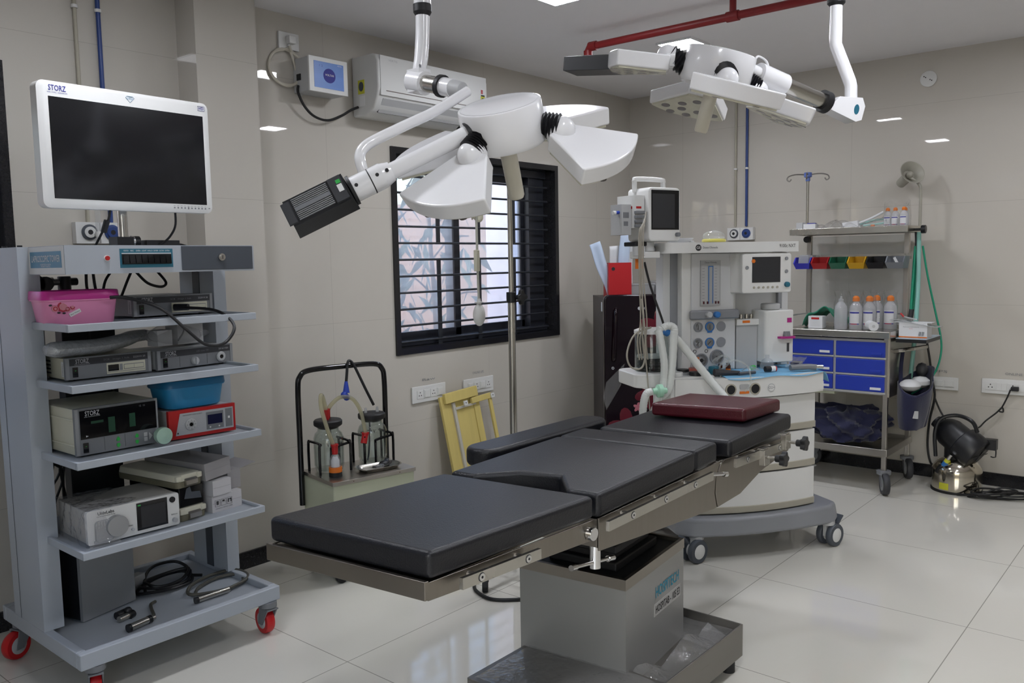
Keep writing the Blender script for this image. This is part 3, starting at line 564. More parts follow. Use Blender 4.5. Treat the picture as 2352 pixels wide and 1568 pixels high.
mat('carton_grey', '9b9899', .75, vary=.05); mat('carton_white', 'c4c2c4', .7, vary=.04); mat('carton_white_dark', '8a888c', .7)
def carton(label, loc, rot, w, d, h, m, marks=False, flap=False, tilt=0):
    b = MB(m); X = Matrix.Rotation(math.radians(tilt), 4, 'Y'); b.at(X); b.box(0, 0, 0, w, d, h)
    b.m('carton_white_dark').box(.002, -.0006, h*.52, w-.002, 0, h*.53)
    if marks:
        for i in range(3): b.m('black_print').tube([(.012+.025*i, -.0008, .02), (.032+.025*i, -.0008, .02), (.032+.025*i, -.0008, .044), (.012+.025*i, -.0008, .044)], .0006, 4, 1, True)
        for i, q in enumerate(((.018, .026), (.043, .051), (.066, .080))): b.box(q[0], -.0012, .026 if i != 1 else .034, q[0]+.003, 0, .040); b.box(q[1]-.003, -.0012, .026 if i != 1 else .034, q[1], 0, .040); b.box(q[0], -.0012, .036, q[1], 0, .039) if i else None
        b.text('HANDLE WITH CARE', .004, tr(.048, -.001, .012) @ Matrix.Rotation(math.pi/2, 4, 'X'), 'black_print', .07)
    if flap: b.m(m).add([(w, 0, h), (w, d, h), (w+.07, d, h+.012), (w+.07, 0, h+.012), (w, 0, h-.002), (w, d, h-.002), (w+.07, d, h+.010), (w+.07, 0, h+.010)], [(0, 3, 2, 1), (4, 5, 6, 7), (0, 4, 7, 3), (1, 2, 6, 5), (3, 7, 6, 2)])
    b.at(); return b.thing('cardboard_carton', label, 'carton', loc, rot, bev=.0012)
carton('pale carton printed with handling symbols, bottom one at the right end of fourth shelf', (-4.012, -.765, .4905), 4, .125, .27, .062, 'carton_white', True)
carton('small white carton lying on the pale carton with handling symbols', (-4.012, -.775, .5535), 6, .078, .20, .055, 'carton_white')
carton('white carton with an open side flap behind the small white carton', (-3.925, -.73, .5535), 4, .055, .13, .07, 'carton_grey', False, True)
carton('long grey carton on top of the pile, tilted on the small white carton', (-4.032, -.765, .6125), 10, .115, .33, .062, 'carton_grey', tilt=-4)
# lower deck
t = T('gas_mixture_unit', 'black and silver box unit on the bottom deck of the laparoscopy trolley', 'machine', (-4.40, -.565, .1605), 14)
b = MB('black_plastic'); b.box(0, .012, .006, .215, .140, .30); b.ob('casing', t, bev=.004)
b = MB('mid_grey'); b.box(0, 0, .004, .215, .014, .302); b.m('blue_print').add([(.012, -.0012, .235), (.012, -.0012, .296), (.20, -.0012, .296), (.15, -.0012, .268), (.08, -.0012, .245)], [(0, 4, 3, 2, 1)][::1]); ztext(b, 'Active Electronic Smoke Producer', .007, .115, -.0016, .232, 'red', .165, rx=0)
b.ob('front_panel', t, bev=.002)
b = MB('light_grey'); b.box(-.03, -.02, 0, .03, .02, .055); b.m('cord_black')
b.thing('plug_adapter', 'light grey plug block lying behind the coiled black cable, bottom deck', 'adapter', (-4.135, -.40, .1605), 20, bev=.006)
b = MB('cord_black'); R = random.Random(11)
for k in range(3):
    b.tube([((.115-.012*k+.01*math.sin(3*a+k))*math.cos(a), (.075-.008*k)*math.sin(a), .012+.010*k+.005*math.sin(2*a+k)) for a in [i*.5 for i in range(13)]], .006, 7, 3, True)
b.tube([(-.10, .0, .012), (-.02, .09, .03), (.06, .13, .04), (.15, .12, .03), (.16, .06, .012), (.10, 0, .012), (.12, -.06, .01)], .006, 7, 6)
b.thing('coiled_cable', 'coiled black power cable lying at the back of the bottom deck', 'cable', (-4.05, -.47, .1605), 15)
mat('braid', '55534c', .45, .4, bump=.4, bs=400)
b = MB('braid')
b.tube([(-.02, .0, .012), (.03, .05, .010), (.12, .075, .011), (.185, .05, .012), (.19, 0, .011), (.15, -.045, .010), (.06, -.045, .010), (-.03, .01, .012), (.0, .06, .022), (.10, .09, .024), (.20, .07, .022), (.205, -.01, .02), (.16, -.055, .018), (.07, -.06, .012)], .0065, 8, 6)
b.m('steel').cyl((-.055, -.055, .014), (.075, -.07, .014), .0105); b.m('black_plastic').cyl((-.06, -.054, .014), (-.048, -.056, .014), .012)
b.thing('light_guide_cable', 'grey braided light guide cable with a steel end, front of the bottom deck', 'cable', (-4.02, -.66, .160), 6)
b = MB('steel'); b.cyl((-.05, 0, .015), (.03, .004, .015), .0125); b.m('black_plastic').cyl((-.055, 0, .015), (-.045, 0, .015), .014); b.cyl((.022, .003, .015), (.034, .004, .015), .0135); b.m('brushed_steel').cyl((.034, .004, .015), (.05, .006, .015), .009)
b.m('braid').tube([(.045, .006, .013), (.07, .04, .01), (.09, .08, .012), (.115, .12, .012), (.14, .13, .012)], .006, 7)
b.thing('light_guide_end', 'steel connector with short braided lead at the front edge of the bottom deck', 'connector', (-4.285, -.755, .160), 8)
b = MB('steel'); b.cyl((-.03, 0, .012), (.025, .006, .012), .011); b.m('black_plastic').cyl((-.018, .03, .014), (.03, .035, .014), .014); b.cyl((.01, .0, .012), (.028, .006, .012), .014); b.ball((.02, .02, .022), .014, 10)
b.thing('plug_connector', 'short black and steel plug lying in front of the black and silver box unit', 'connector', (-4.292, -.655, .160), 10)
# suction regulator with bottles fixed to the back wall behind the tower
# ================================================================ operating table
SH = .12; TY0 = -2.26; TO = Vector((-3.4, -2.05, 0))
t = T('operating_table', 'black padded operating table on a grey steel column in the middle of the room', 'operating table', TO)
SX = tr(-TO.x, -TO.y, 0) @ Matrix(((1, -SH, 0, -SH*-TY0), (0, 1, 0, 0), (0, 0, 1, 0), (0, 0, 0, 1)))
def pad(name, P, zf, th, sag=0., bev=.014):
    """cushion: outline P in (u, y), top height zf(u), thickness th"""
    b = MB('leather').at(SX); n = len(P)
    b.add([(x, y, zf(x)-th) for x, y in P]+[(x, y, zf(x)) for x, y in P], [list(range(n))[::-1], list(range(n, 2*n))]+[(i, (i+1) % n, n+(i+1) % n, n+i) for i in range(n)])
    return b.ob(name, t, bev=bev, seg=4)
Y0, Y1 = TY0, TY0+.50
fz = lambda x: .752-(x+3.765)*.027
tz = lambda x: .752+(x+3.74)*.030
hz = lambda x: .757+(x+2.96)*.030
pad('foot_section', [(-4.372, Y0), (-3.764, Y0), (-3.764, Y1), (-4.372, Y1)], fz, .062)
C0 = [(-3.742, Y1), (-3.742, Y1-.085), (-3.645, Y1-.175), (-3.630, Y1-.305), (-3.742, Y1-.400), (-3.742, Y0), (-3.204, Y0), (-3.204, Y1)]
pad('torso_section', C0[::-1] if False else [C0[i] for i in (5, 6, 7, 0, 1, 2, 3, 4)], tz, .068)
pad('lumbar_section', [(-3.199, Y0), (-3.050, Y0), (-3.050, Y1), (-3.199, Y1)], tz, .068)
pad('head_section', [(-2.955, Y0), (-2.430, Y0), (-2.430, Y1), (-2.955, Y1)], hz, .062)
mat('table_steel', '8b857d', .33, 1., vary=.12, vs=5, rvar=.1, stretch=(9, 1, 1))
# steel carriers
b = MB('table_steel').at(SX)
z0 = lambda x: fz(x)-.062
for y, s in ((Y0+.004, .006), (Y1-.010, .006)):
    b.add([(-4.375, y, z0(-4.375)-.045), (-3.76, y, z0(-3.76)-.060), (-3.76, y, z0(-3.76)-.004), (-4.375, y, z0(-4.375)-.004), (-4.375, y+s, z0(-4.375)-.045), (-3.76, y+s, z0(-3.76)-.060), (-3.76, y+s, z0(-3.76)-.004), (-4.375, y+s, z0(-4.375)-.004)], [(0, 1, 2, 3), (7, 6, 5, 4), (0, 3, 7, 4), (1, 5, 6, 2), (3, 2, 6, 7), (0, 4, 5, 1)])
b.box(-4.385, Y0+.004, .664, -4.372, Y1-.004, .706); b.box(-4.37, Y0+.01, .694, -3.77, Y1-.01, .700)
b.m('chrome').cyl((-3.785, Y0+.004, .655), (-3.785, Y0-.014, .655), .018)
b.ob('foot_frame', t, bev=.002)
def side(P, y):
    n = len(P); return b.add([(x, y, z) for x, z in P]+[(x, y+.006, z) for x, z in P], [list(range(n)), list(range(n, 2*n))[::-1]]+[(i, n+i, n+(i+1) % n, (i+1) % n) for i in range(n)])
b = MB('table_steel').at(SX)
arc = [(-3.035+.035*math.sin(q), .545+.155*(q/1.57)) for q in (0, .3, .6, .9, 1.2, 1.57)]
for y in (Y0+.004, Y1-.012):
    side([(-3.735, .592), (-3.45, .572), (-3.075, .548)]+[(-3.045, .548), (-3.062, .60), (-3.055, .65), (-3.03, .69), (-3.0, .702), (-3.735, .683)], y)
b.box(-3.735, Y0+.012, .660, -3.0, Y1-.012, .678); b.box(-3.735, Y0+.012, .60, -3.728, Y1-.012, .68); b.box(-3.4, Y0+.03, .575, -3.1, Y1-.03, .60)
b.ob('torso_frame', t, bev=.0015)
b = MB('table_steel').at(SX)
for y in (Y0+.003, Y1-.012): side([(-3.040, .548), (-2.87, .556), (-2.70, .602), (-2.45, .632), (-2.44, .690), (-2.99, .700), (-3.022, .69), (-3.049, .65), (-3.056, .60)], y)
b.box(-2.98, Y0+.012, .672, -2.44, Y1-.012, .688)
b.ob('head_frame', t, bev=.0015)
def rail(a, z, c, z2, h=.024):
    for y, near in ((Y0-.032, 1), (Y1+.022, 0)):
        g = MB('steel').at(SX)
        g.add([(a, y, z-h), (c, y, z2-h), (c, y, z2), (a, y, z), (a, y+.010, z-h), (c, y+.010, z2-h), (c, y+.010, z2), (a, y+.010, z)], [(0, 1, 2, 3), (7, 6, 5, 4), (0, 3, 7, 4), (1, 5, 6, 2), (3, 2, 6, 7), (0, 4, 5, 1)])
        for q in (.2, .5, .8) if c-a > .4 else (.22, .82):
            x = a+(c-a)*q; zz = z+(z2-z)*q-h/2
            g.m('brushed_steel').cyl((x, y+(.008 if near else -.022), zz), (x, y+(.040 if near else .002), zz), .008)
            if near: g.m('dark_grey').cyl((x, y-.0003, zz), (x, y-.0006, zz), .0105, n=18); g.m('chrome').cyl((x, y-.0005, zz), (x, y-.002, zz), .0088, n=16); g.m('black_print').cyl((x, y-.0018, zz), (x, y-.0026, zz), .0032, n=6)
        g.ob('side_rail', t, bev=.002)
rail(-4.310, .6995, -4.037, .690, .026); rail(-3.745, .682, -3.145, .694, .027); rail(-2.98, .704, -2.535, .690, .030)
b = MB('chrome').at(SX); b.cyl((-3.145, Y0-.02, .684), (-3.075, Y0-.035, .674), .006); b.cyl((-3.085, Y0-.036, .675), (-3.068, Y0-.038, .672), .009); b.ob('release_lever', t)
for x, z in ((-2.775, .690), (-2.588, .712)):
    b = MB('steel').at(SX); b.box(x-.022, Y0-.050, z-.045, x+.022, Y0-.028, z+.010); b.box(x-.018, Y0-.045, z+.010, x+.03, Y0-.02, z+.014); b.cyl((x, Y0-.05, z-.018), (x, Y0-.085, z-.018), .006); g = b.ob('rail_clamp', t, bev=.002)
    b = MB('black_plastic').at(SX @ tr(x, Y0-.108, z-.018) @ Matrix.Rotation(math.pi/2, 4, 'X')); n = 40
    P = [((.024+.004*math.cos(5*a))*math.cos(a), (.024+.004*math.cos(5*a))*math.sin(a)) for a in [2*math.pi*i/n for i in range(n)]]
    b.prism(P, -.010, .008); b.cyl((0, 0, -.030), (0, 0, -.01), .013); b.ob('knob', g, bev=.003)
b = MB('black_plastic').at(SX); b.cyl((-3.715, Y0+.03, .65), (-3.715, Y0+.03, .60), .011); b.m('chrome').cyl((-3.715, Y0+.03, .60), (-3.715, Y0+.03, .535), .014); b.cyl((-3.815, Y0+.028, .566), (-3.63, Y0+.034, .538), .0055); b.cyl((-3.830, Y0+.0275, .568), (-3.808, Y0+.028, .565), .008); b.cyl((-3.648, Y0+.0335, .5405), (-3.620, Y0+.0345, .536), .009); b.ob('crank_handle', t)
# column and base
mat('column_steel', '8e8e8c', .38, .35, vary=.05, vs=3, rvar=.05)
K = Vector((-3.361, -2.016, 0)); ca = 6.5
b = MB('column_steel').at(tr(K.x-TO.x, K.y-TO.y, 0) @ zrot(ca)); lw, lv = .218, .184
b.box(-lw, -lv, .10, lw, lv, .425); b.m('table_steel')
for q in ((-lw-.002, -lv-.002, lw+.002, -lv+.010), (-lw-.002, lv-.010, lw+.002, lv+.002), (-lw-.002, -lv+.010, -lw+.010, lv-.010), (lw-.010, -lv+.010, lw+.002, lv-.010)): b.box(q[0], q[1], .415, q[2], q[3], .448)
b.m('black_rubber').box(-lw+.010, -lv+.010, .425, lw-.010, lv-.010, .436)
mat('rust', '5a2d12', .9); b.m('rust').box(-lw-.0006, -lv-.001, .105, -lw+.012, -lv+.01, .135)
ztext(b, 'HOSPITECH', .034, .085, -lv-.001, .335, 'teal_sign' if 'teal_sign' in MT else mat('teal_sign', '17819c', .5), .185, bold=.02)
b.m('label_white' if 'label_white' in MT else mat('label_white', 'a7a6a4', .5)).box(-.018, -lv-.0012, .262, .190, -lv+.001, .302); ztext(b, 'HOSPITAB - 105 E3', .024, .086, -lv-.0018, .281, 'black_print', .192, bold=.02)
b.ob('column', t, bev=.003)
b = MB('black_rubber').at(tr(K.x-TO.x, K.y-TO.y, 0) @ zrot(ca)); z = .436
for i in range(6):
    w, v = (.15, .12) if i % 2 == 0 else (.13, .10); b.box(-w, -v, z, w, v, z+.028); z += .027
b.ob('bellows', t, bev=.006)
b = MB('dull_steel').at(tr(-TO.x, -TO.y, 0)); x0, x1, y0, y1 = -3.86, -3.02, -2.34, -1.868
for q in ((x0, y0, x1, y0+.006), (x0, y1-.006, x1, y1), (x1-.006, y0+.006, x1, y1-.006), (x0, y0+.006, x0+.006, y1-.006)): b.box(q[0], q[1], .05, q[2], q[3], .16)
b.box(x0+.006, y0+.006, .100, x1-.006, y1-.006, .108); b.box(x0, y0, .155, -3.53, y1, .163)
b.ob('base_tray', t, bev=.002)
b = MB('clear_wrap').at(tr(-TO.x, -TO.y, 0))
b.grid(lambda u, v: (x0+.01+u*.30, y0+.02+v*.43, .1645+.004*abs(math.sin(17*u+5*v))*abs(math.sin(9*v+3*u))+.003*abs(math.sin(31*v))), 24, 24)
b.grid(lambda u, v: (-3.16+u*.13, y0+.02+v*.43, .110+.006*abs(math.sin(17*u+5*v))+.02*u*u), 16, 24)
b.grid(lambda u, v: (-3.55+u*.5, y0+.008+.10*v+.01*math.sin(9*u), .112+.004*abs(math.sin(27*u+5*v))+.05*v*v*abs(math.sin(6*u+1))), 36, 10)
b.ob('plastic_wrap', t)
for x, y in ((x0+.05, y0+.04), (x1-.035, y0+.035), (x0+.05, y1-.04), (x1-.04, y1-.04)):
    b = MB('black_rubber').at(tr(x-TO.x, y-TO.y, 0)); b.cyl((0, 0, 0), (0, 0, .035), .022); b.m('dull_steel').cyl((0, 0, .035), (0, 0, .10), .01); b.ob('foot', t)
# arm board beside the table
t = T('arm_board', 'narrow black padded arm board with rounded ends along the far side of the operating table', 'arm board', (-3.23, -1.66, .0))
b = MB('leather'); P = rr(-.36, -.065, .36, .065, .062, 6); b.prism(P, .705, .768); b.ob('pad', t, bev=.016, seg=4)
b = MB('black_plastic'); b.prism(rr(-.33, -.05, .33, .05, .045, 5), .690, .705); b.m('steel').box(-.02, -.086, .672, .02, .03, .690); b.box(-.02, -.09, .66, .02, -.078, .69); b.ob('underplate', t)
b = MB('maroon_leather'); P = [(-2.765, -1.835), (-2.695, -2.190), (-2.405, -2.205), (-2.470, -1.840)]; Q = [(x+2.58, y+2.02) for x, y in P]
b.prism([Q[i] for i in (0, 1, 2, 3)], .0, .050)
b.thing('head_pillow', 'dark maroon flat leather pillow on the head end of the operating table', 'pillow', (-2.58, -2.02, .7715), bev=.012, seg=4)
# ================================================================ surgical lamps
mat('bellows_black', '121217', .45)
mat('lens', 'c9c6b4', .25, vary=.15, vs=30); mat('led_dark', '6f6a6a', .3, vary=.1)
mat('handle_cream', 'c9c4b4', .35, vary=.03)
def light_head(t, hub, a, e1, e2, th, dl, R0=.130, drop=.035):
    if isinstance(th, tuple):
        p, u, v = (Vector(q) for q in th); u.normalize(); w = u.cross(v).normalized(); v = w.cross(u); r = p-hub; r = (r-a*r.dot(a)).normalized()
    else:
        th, dl = math.radians(th), math.radians(dl); r = math.cos(th)*e1+math.sin(th)*e2
        u = (math.cos(dl)*r-math.sin(dl)*a).normalized(); w = (math.cos(dl)*a+math.sin(dl)*r).normalized(); v = w.cross(u); p = hub+r*R0-a*drop
    X = Matrix((u, v, w)).transposed().to_4x4(); X.translation = p-Vector(t.location)
    n = 14; h = .050; P = [(0, -.050), (.014, -.057)]+[(.168, -.150)]
    for i in range(1, n):
        y = -.150+.300*i/n; P.append((.168+.038*(1-(y/.15)**2), y))
    P += [(.168, .150), (.014, .057), (0, .050)]
    b = MB('lamp_white').at(X); b.prism([(x*.985+.002, y*.97) for x, y in P], -h, 0, P)
    o = b.ob('light_head', t, bev=.006, seg=3)
    b = MB('lamp_white').at(X @ tr(.012, 0, -.004)); k = 10
    b.lathe([(.0001, .040)]+[(.036*math.sin(q*math.pi/2/k), .040*math.cos(q*math.pi/2/k)) for q in range(1, k+1)]+[(.037, -.03)], 20)
    b.at(X @ tr(.012, 0, -.004) @ Matrix.Rotation(-math.pi/2, 4, 'Y')); b.lathe([(.036, 0), (.037, .026), (.030, .028)], 20); b.ob('pivot_dome', o)
    b = MB('bellows_black'); q0 = hub+r*.100-a*.012-Vector(t.location); q1 = p+u*.006+w*.006-Vector(t.location)
    for i in range(6):
        s0, s1, s2 = i/6, (i+.5)/6, (i+1)/6; b.cyl(q0.lerp(q1, s0), q0.lerp(q1, s1), .030, .036); b.cyl(q0.lerp(q1, s1), q0.lerp(q1, s2), .036, .030)
    b.ob('bellows', o)
    b = MB('lens').at(X); b.prism([(x*.90+.010, y*.90) for x, y in P], -h-.006, -h+.001)
    for cx, cy in ((.05, 0), (.09, -.042), (.09, .042), (.135, -.09), (.135, -.03), (.135, .03), (.135, .09), (.178, -.06), (.178, 0), (.178, .06)): b.m('led_dark').cyl((cx, cy, -h-.0065), (cx, cy, -h-.005), .016, n=14)
    b.ob('lens', o)
    return o
def surgical_lamp(label, base, hub, a, e1, e2, petals, pole, build_arm, hl=.13):
    t = T('surgical_lamp', label, 'surgical lamp', base); B = Vector(base); hub = Vector(hub); a = Vector(a); e1 = Vector(e1); e2 = Vector(e2)
    X = frame(hub-B, e1, a.cross(e1)); X = Matrix((e1, a.cross(e1), a)).transposed().to_4x4(); X.translation = hub-B
    b = MB('lamp_white').at(X); b.lathe([(0, .0575), (.1095, .0575), (.1135, .056), (.115, .052), (.116, -.045), (.108, -.056), (.05, -.062), (.0, -.063)], 48); b.m('light_grey').ring(.1070, .0008, .0576, 48, 4); b.ob('hub', t)
    b = MB('handle_cream').at(X); b.lathe([(.05, -.060), (.030, -.075), (.0235, -.085), (.0225, -.075-hl), (.019, -.082-hl), (0, -.084-hl)], 24); b.ob('sterile_handle', t)
    for q in petals: light_head(t, hub, a, e1, e2, *q)
    build_arm(t, B, hub, a); return t
def rods(b, B, seq):
    for m, P, r in seq: b.m(m).cyl(Vector(P[0])-B, Vector(P[1])-B, r, n=24)
def arm_left(t, B, hub, a):
    V = lambda *p: Vector(p)-B
    b = MB('lamp_white'); b.cyl(V(-3.732, -1.625, H), V(-3.732, -1.625, 2.15), .026); b.m('black_rubber'); b.cyl(V(-3.732, -1.625, 2.150), V(-3.732, -1.625, 2.128), .028); b.cyl(V(-3.732, -1.625, 2.128), V(-3.732, -1.625, 2.116), .028, .021); b.ob('ceiling_tube', t)
    b = MB('lamp_white'); b.tube([V(-3.732, -1.625, 2.13), V(-3.736, -1.626, 2.06), V(-3.747, -1.629, 1.99), V(-3.755, -1.628, 1.95), V(-3.757, -1.627, 1.90)], .021, 20, 5); b.m('grey_plastic').cyl(V(-3.790, -1.668, 1.957), V(-3.772, -1.650, 1.957), .003); b.ob('drop_tube', t)
    b = MB('lamp_white'); d = (Vector((-3.757, -1.724, 1.893))-Vector((-3.757, -1.627, 1.919))).normalized(); p0 = V(-3.757, -1.600, 1.926)
    b.cyl(p0, p0+d*.058, .036); b.box(-3.757-B.x-.024, -1.655-B.y, 1.888-B.z, -3.757-B.x+.024, -1.60-B.y, 1.955-B.z)
    b.m('steel').cyl(p0+d*.052, p0+d*.125, .025); b.m('black_rubber').cyl(p0+d*.120, p0+d*.135, .033); b.m('lamp_white').cyl(p0+d*.132, p0+d*.175, .027); b.m('light_grey').cyl(p0+d*.175, p0+d*.215, .026, .022)
    b.m('teal_print').at(tr(*(V(-3.781, -1.628, 1.92))) @ Matrix.Rotation(math.pi/2, 4, 'Y')).prism(circ(0, 0, .011, 16, .016), -.001, .001); b.at(); b.ob('swivel_joint', t, bev=.003)
    b = MB('lamp_white'); b.tube([V(-3.758, -1.828, 1.864), V(-3.87, -1.808, 1.797), V(-3.97, -1.79, 1.749), V(-4.055, -1.768, 1.706), V(-4.086, -1.757, 1.685), V(-4.102, -1.756, 1.664), V(-4.109, -1.766, 1.638), V(-4.104, -1.778, 1.600)], .0145, 16, 6); b.ob('yoke_arm', t)
    A0, A1 = Vector((-3.900, -1.955, 1.716))-B, Vector((-4.102, -1.783, 1.588))-B; d = (A1-A0).normalized()
    b = MB('lamp_white'); b.cyl(A0-d*.03, A1-d*.045, .022, n=24); b.cyl(A1-d*.07, A1-d*.045, .026, .033, n=24); b.cyl(A1-d*.045, A1+d*.045, .034, n=24)
    side_ = d.cross(Vector((.64, -.76, .1))).normalized()
    b.m('black_rubber').cyl(A1-d*.012, A1-d*.009, .0345, n=24); b.cyl(A0-d*.0, A0-d*.025, .030, n=24); b.cyl(A1+d*.040, A1+d*.048, .040, n=24)
    for s in (-.058, -.030, .03): c = A1+d*s; n_ = Vector((-.76, -.64, .10)); n_ = (n_-d*n_.dot(d)).normalized(); b.cyl(c+n_*.02, c+n_*(.0345 if s > -.05 else .0335), .005, n=10)
    b.ob('main_arm', t)
    f = Vector((-.58, -.62, .42)); f = (f-d*f.dot(d)).normalized(); s = d.cross(f)
    X = Matrix((d, s, f)).transposed().to_4x4(); X.translation = A1+d*.048
    b = MB('black_plastic').at(X); b.box(0, -.044, -.026, .175, .044, .034, .004, .004); b.m('dark_grey').box(.01, -.036, .0335, .045, .036, .042); b.box(.155, -.034, .0335, .18, .034, .038, .002, .002)
    b.m('mid_grey'); [b.box(.05, -.030+i*.0052, .033, .150, -.0275+i*.0052, .037) for i in range(5)]; [b.box(.05, .010+i*.0052, .033, .150, .0125+i*.0052, .037) for i in range(5)]; b.m('grey_plastic').box(.05, -.004, .033, .15, .008, .0372)
    b.m('white_print').box(.014, -.012, .042, .028, .010, .0428); b.m('green').box(.014, .013, .042, .026, .024, .0428)
    b.ob('motor_housing', t, bev=.004)
surgical_lamp('white four-petal surgical lamp nearest the camera, with a black motor box', (-3.732, -1.625, H), (-3.798, -1.993, 1.746), (-.4002, -.1153, .9092), (.5809, -.7992, .1543), (-.7088, -.5898, -.3868),
              ((((-3.909, -1.981, 1.664), (-.712, .042, -.700), (.043, -.994, -.104)), 0, 0), (((-3.726, -2.128, 1.730), (.214, -.885, -.414), (.921, .041, .387)), 0, 0), (207, 4, .12), (308, 2, .13)), None, arm_left, .128)
def arm_right(t, B, hub, a):
    V = lambda *p: Vector(p)-B
    b = MB('lamp_white'); b.cyl(V(-2.456, -2.410, H), V(-2.456, -2.410, 2.285), .030); b.m('black_rubber').cyl(V(-2.456, -2.410, 2.287), V(-2.456, -2.410, 2.266), .031); b.cyl(V(-2.456, -2.410, 2.266), V(-2.456, -2.410, 2.256), .031, .022); b.ob('ceiling_tube', t)
    b = MB('lamp_white'); b.tube([V(-2.456, -2.410, 2.27), V(-2.458, -2.411, 2.135), V(-2.461, -2.413, 2.120), V(-2.452, -2.462, 1.985), V(-2.453, -2.466, 1.970), V(-2.455, -2.468, 1.90)], .0215, 20, 1); b.ob('drop_tube', t)
    p0, p1 = V(-2.535, -2.420, 1.907), V(-2.445, -2.474, 1.884); d = (p1-p0).normalized()
    X = frame(p0, d, (0, 0, 1)); b = MB('lamp_white').at(X)
    P = [(-.02, -.026), (.105, -.042), (.128, -.03), (.132, .02), (.115, .046), (.02, .026)]; b.prism(P, -.026, .026); b.m('teal_print').prism(circ(.098, .0, .011, 16, .018), .026, .027); b.prism(circ(.098, .0, .011, 16, .018), -.027, -.026)
    b.ob('swivel_joint', t, bev=.008, seg=3)
    s0, s1, t1 = V(-2.830, -2.288, 1.985), V(-2.721, -2.332, 1.957), V(-2.550, -2.412, 1.910)
    b = MB('lamp_white'); b.cyl(s0, s1, .036, n=24); b.m('steel').cyl(s1, t1, .027, n=24); e = (t1-s1).normalized(); b.m('black_rubber').cyl(t1-e*.02, t1+e*.006, .038, n=24); b.m('lamp_white').tube([s0+Vector((-.03, 0, .035)), s0+Vector((.0, 0, .055)), s0+Vector((.04, -.01, .045)), s0+Vector((.05, -.015, .02))], .004, 8)
    b.cyl(s0-(s1-s0)*.9, s0, .022, n=20); b.ob('main_arm', t)
    q0, q1 = V(-3.030, -1.86, 2.052), V(-3.061, -1.665, 2.072); d = (q1-q0).normalized(); X = frame(q0, d, Vector((0, 0, 1)).cross(d))
    b = MB('black_plastic').at(X); b.box(-.02, -.055, -.028, .18, .055, .020); b.m('dark_grey').box(.01, -.045, .020, .12, .045, .024); b.m('silver_mark').box(.125, -.048, .020, .172, .048, .0225); b.m('black_plastic').tube([(0, 0, 0), (-.10, -.01, -.005), (-.17, -.03, -.01)], .018, 10)
    b.ob('motor_housing', t, bev=.004)
surgical_lamp('white four-petal surgical lamp at the upper right, hanging on a bent tube from the ceiling', (-2.456, -2.410, H), (-2.938, -2.195, 1.995), (.0322, -.281, .9592), (.6539, -.7198, -.2328), (-.7559, -.6348, -.1605),
              ((190, 9, .160, -.010), (88, 6, .14), (-3, 8, .14), (268, 20, .13)), None, arm_right, .125)
# ================================================================ suction unit by the back wall
mat('pale_green', 'bcc0a8', .4, vary=.03)
t = T('suction_unit', 'pale green suction cabinet with steel top and black tubular handle by the back wall', 'suction machine', (-3.400, -.665, 0), -11)
w, d = .415, .31
b = MB('pale_green'); b.box(.006, .006, .055, w-.006, d-.006, .437); b.ob('cabinet', t, bev=.006)
b = MB('brushed_steel'); b.box(0, 0, .436, w, d, .453); [b.m('rust').cyl((x, -.0006, .444), (x, .004, .444), .0025, n=8) for x in (.10, .33)]; b.ob('steel_top', t, bev=.003)
b = MB('black_gloss'); b.tube([(-.012, d-.03, .30), (-.012, d-.03, .60), (-.012, d-.03, .82), (.0, d-.03, .880), (.045, d-.03, .905), (.20, d-.03, .908), (.37, d-.03, .905), (.415, d-.03, .880), (.427, d-.03, .82), (.427, d-.03, .60), (.427, d-.03, .30)], .0125, 12, 6); b.ob('push_handle', t)
def cage(cx, cy):
    b = MB('black_gloss'); r = .006; h = .135
    for s, q in ((-1, .0), (1, .0)):
        b.tube([(cx+s*.075, cy-.06, .453), (cx+s*.075, cy-.06, .453+h-.012), (cx+s*.068, cy-.055, .453+h), (cx+s*.068, cy+.045, .453+h), (cx+s*.075, cy+.05, .453+h-.012), (cx+s*.075, cy+.05, .453)], r, 8, 4)
    b.tube([(cx-.03, cy-.082, .453), (cx-.03, cy-.082, .453+h-.03), (cx-.02, cy-.080, .453+h-.015), (cx+.068, cy-.055, .453+h-.01)], r, 8, 4)
    b.ob('jar_cage', t)
cage(.095, .215); cage(.325, .230)
for x, y in ((.04, .03), (w-.04, .03), (.04, d-.04), (w-.04, d-.04)):
    b = MB('black_rubber'); b.at(tr(x, y, .025) @ Matrix.Rotation(math.pi/2, 4, 'X')); b.cyl((0, 0, -.013), (0, 0, .013), .025); b.at(); b.box(x-.012, y-.02, .03, x+.012, y+.02, .056); b.ob('caster', t, bev=.003)
SU = tr(-3.400, -.665, 0) @ zrot(-11)
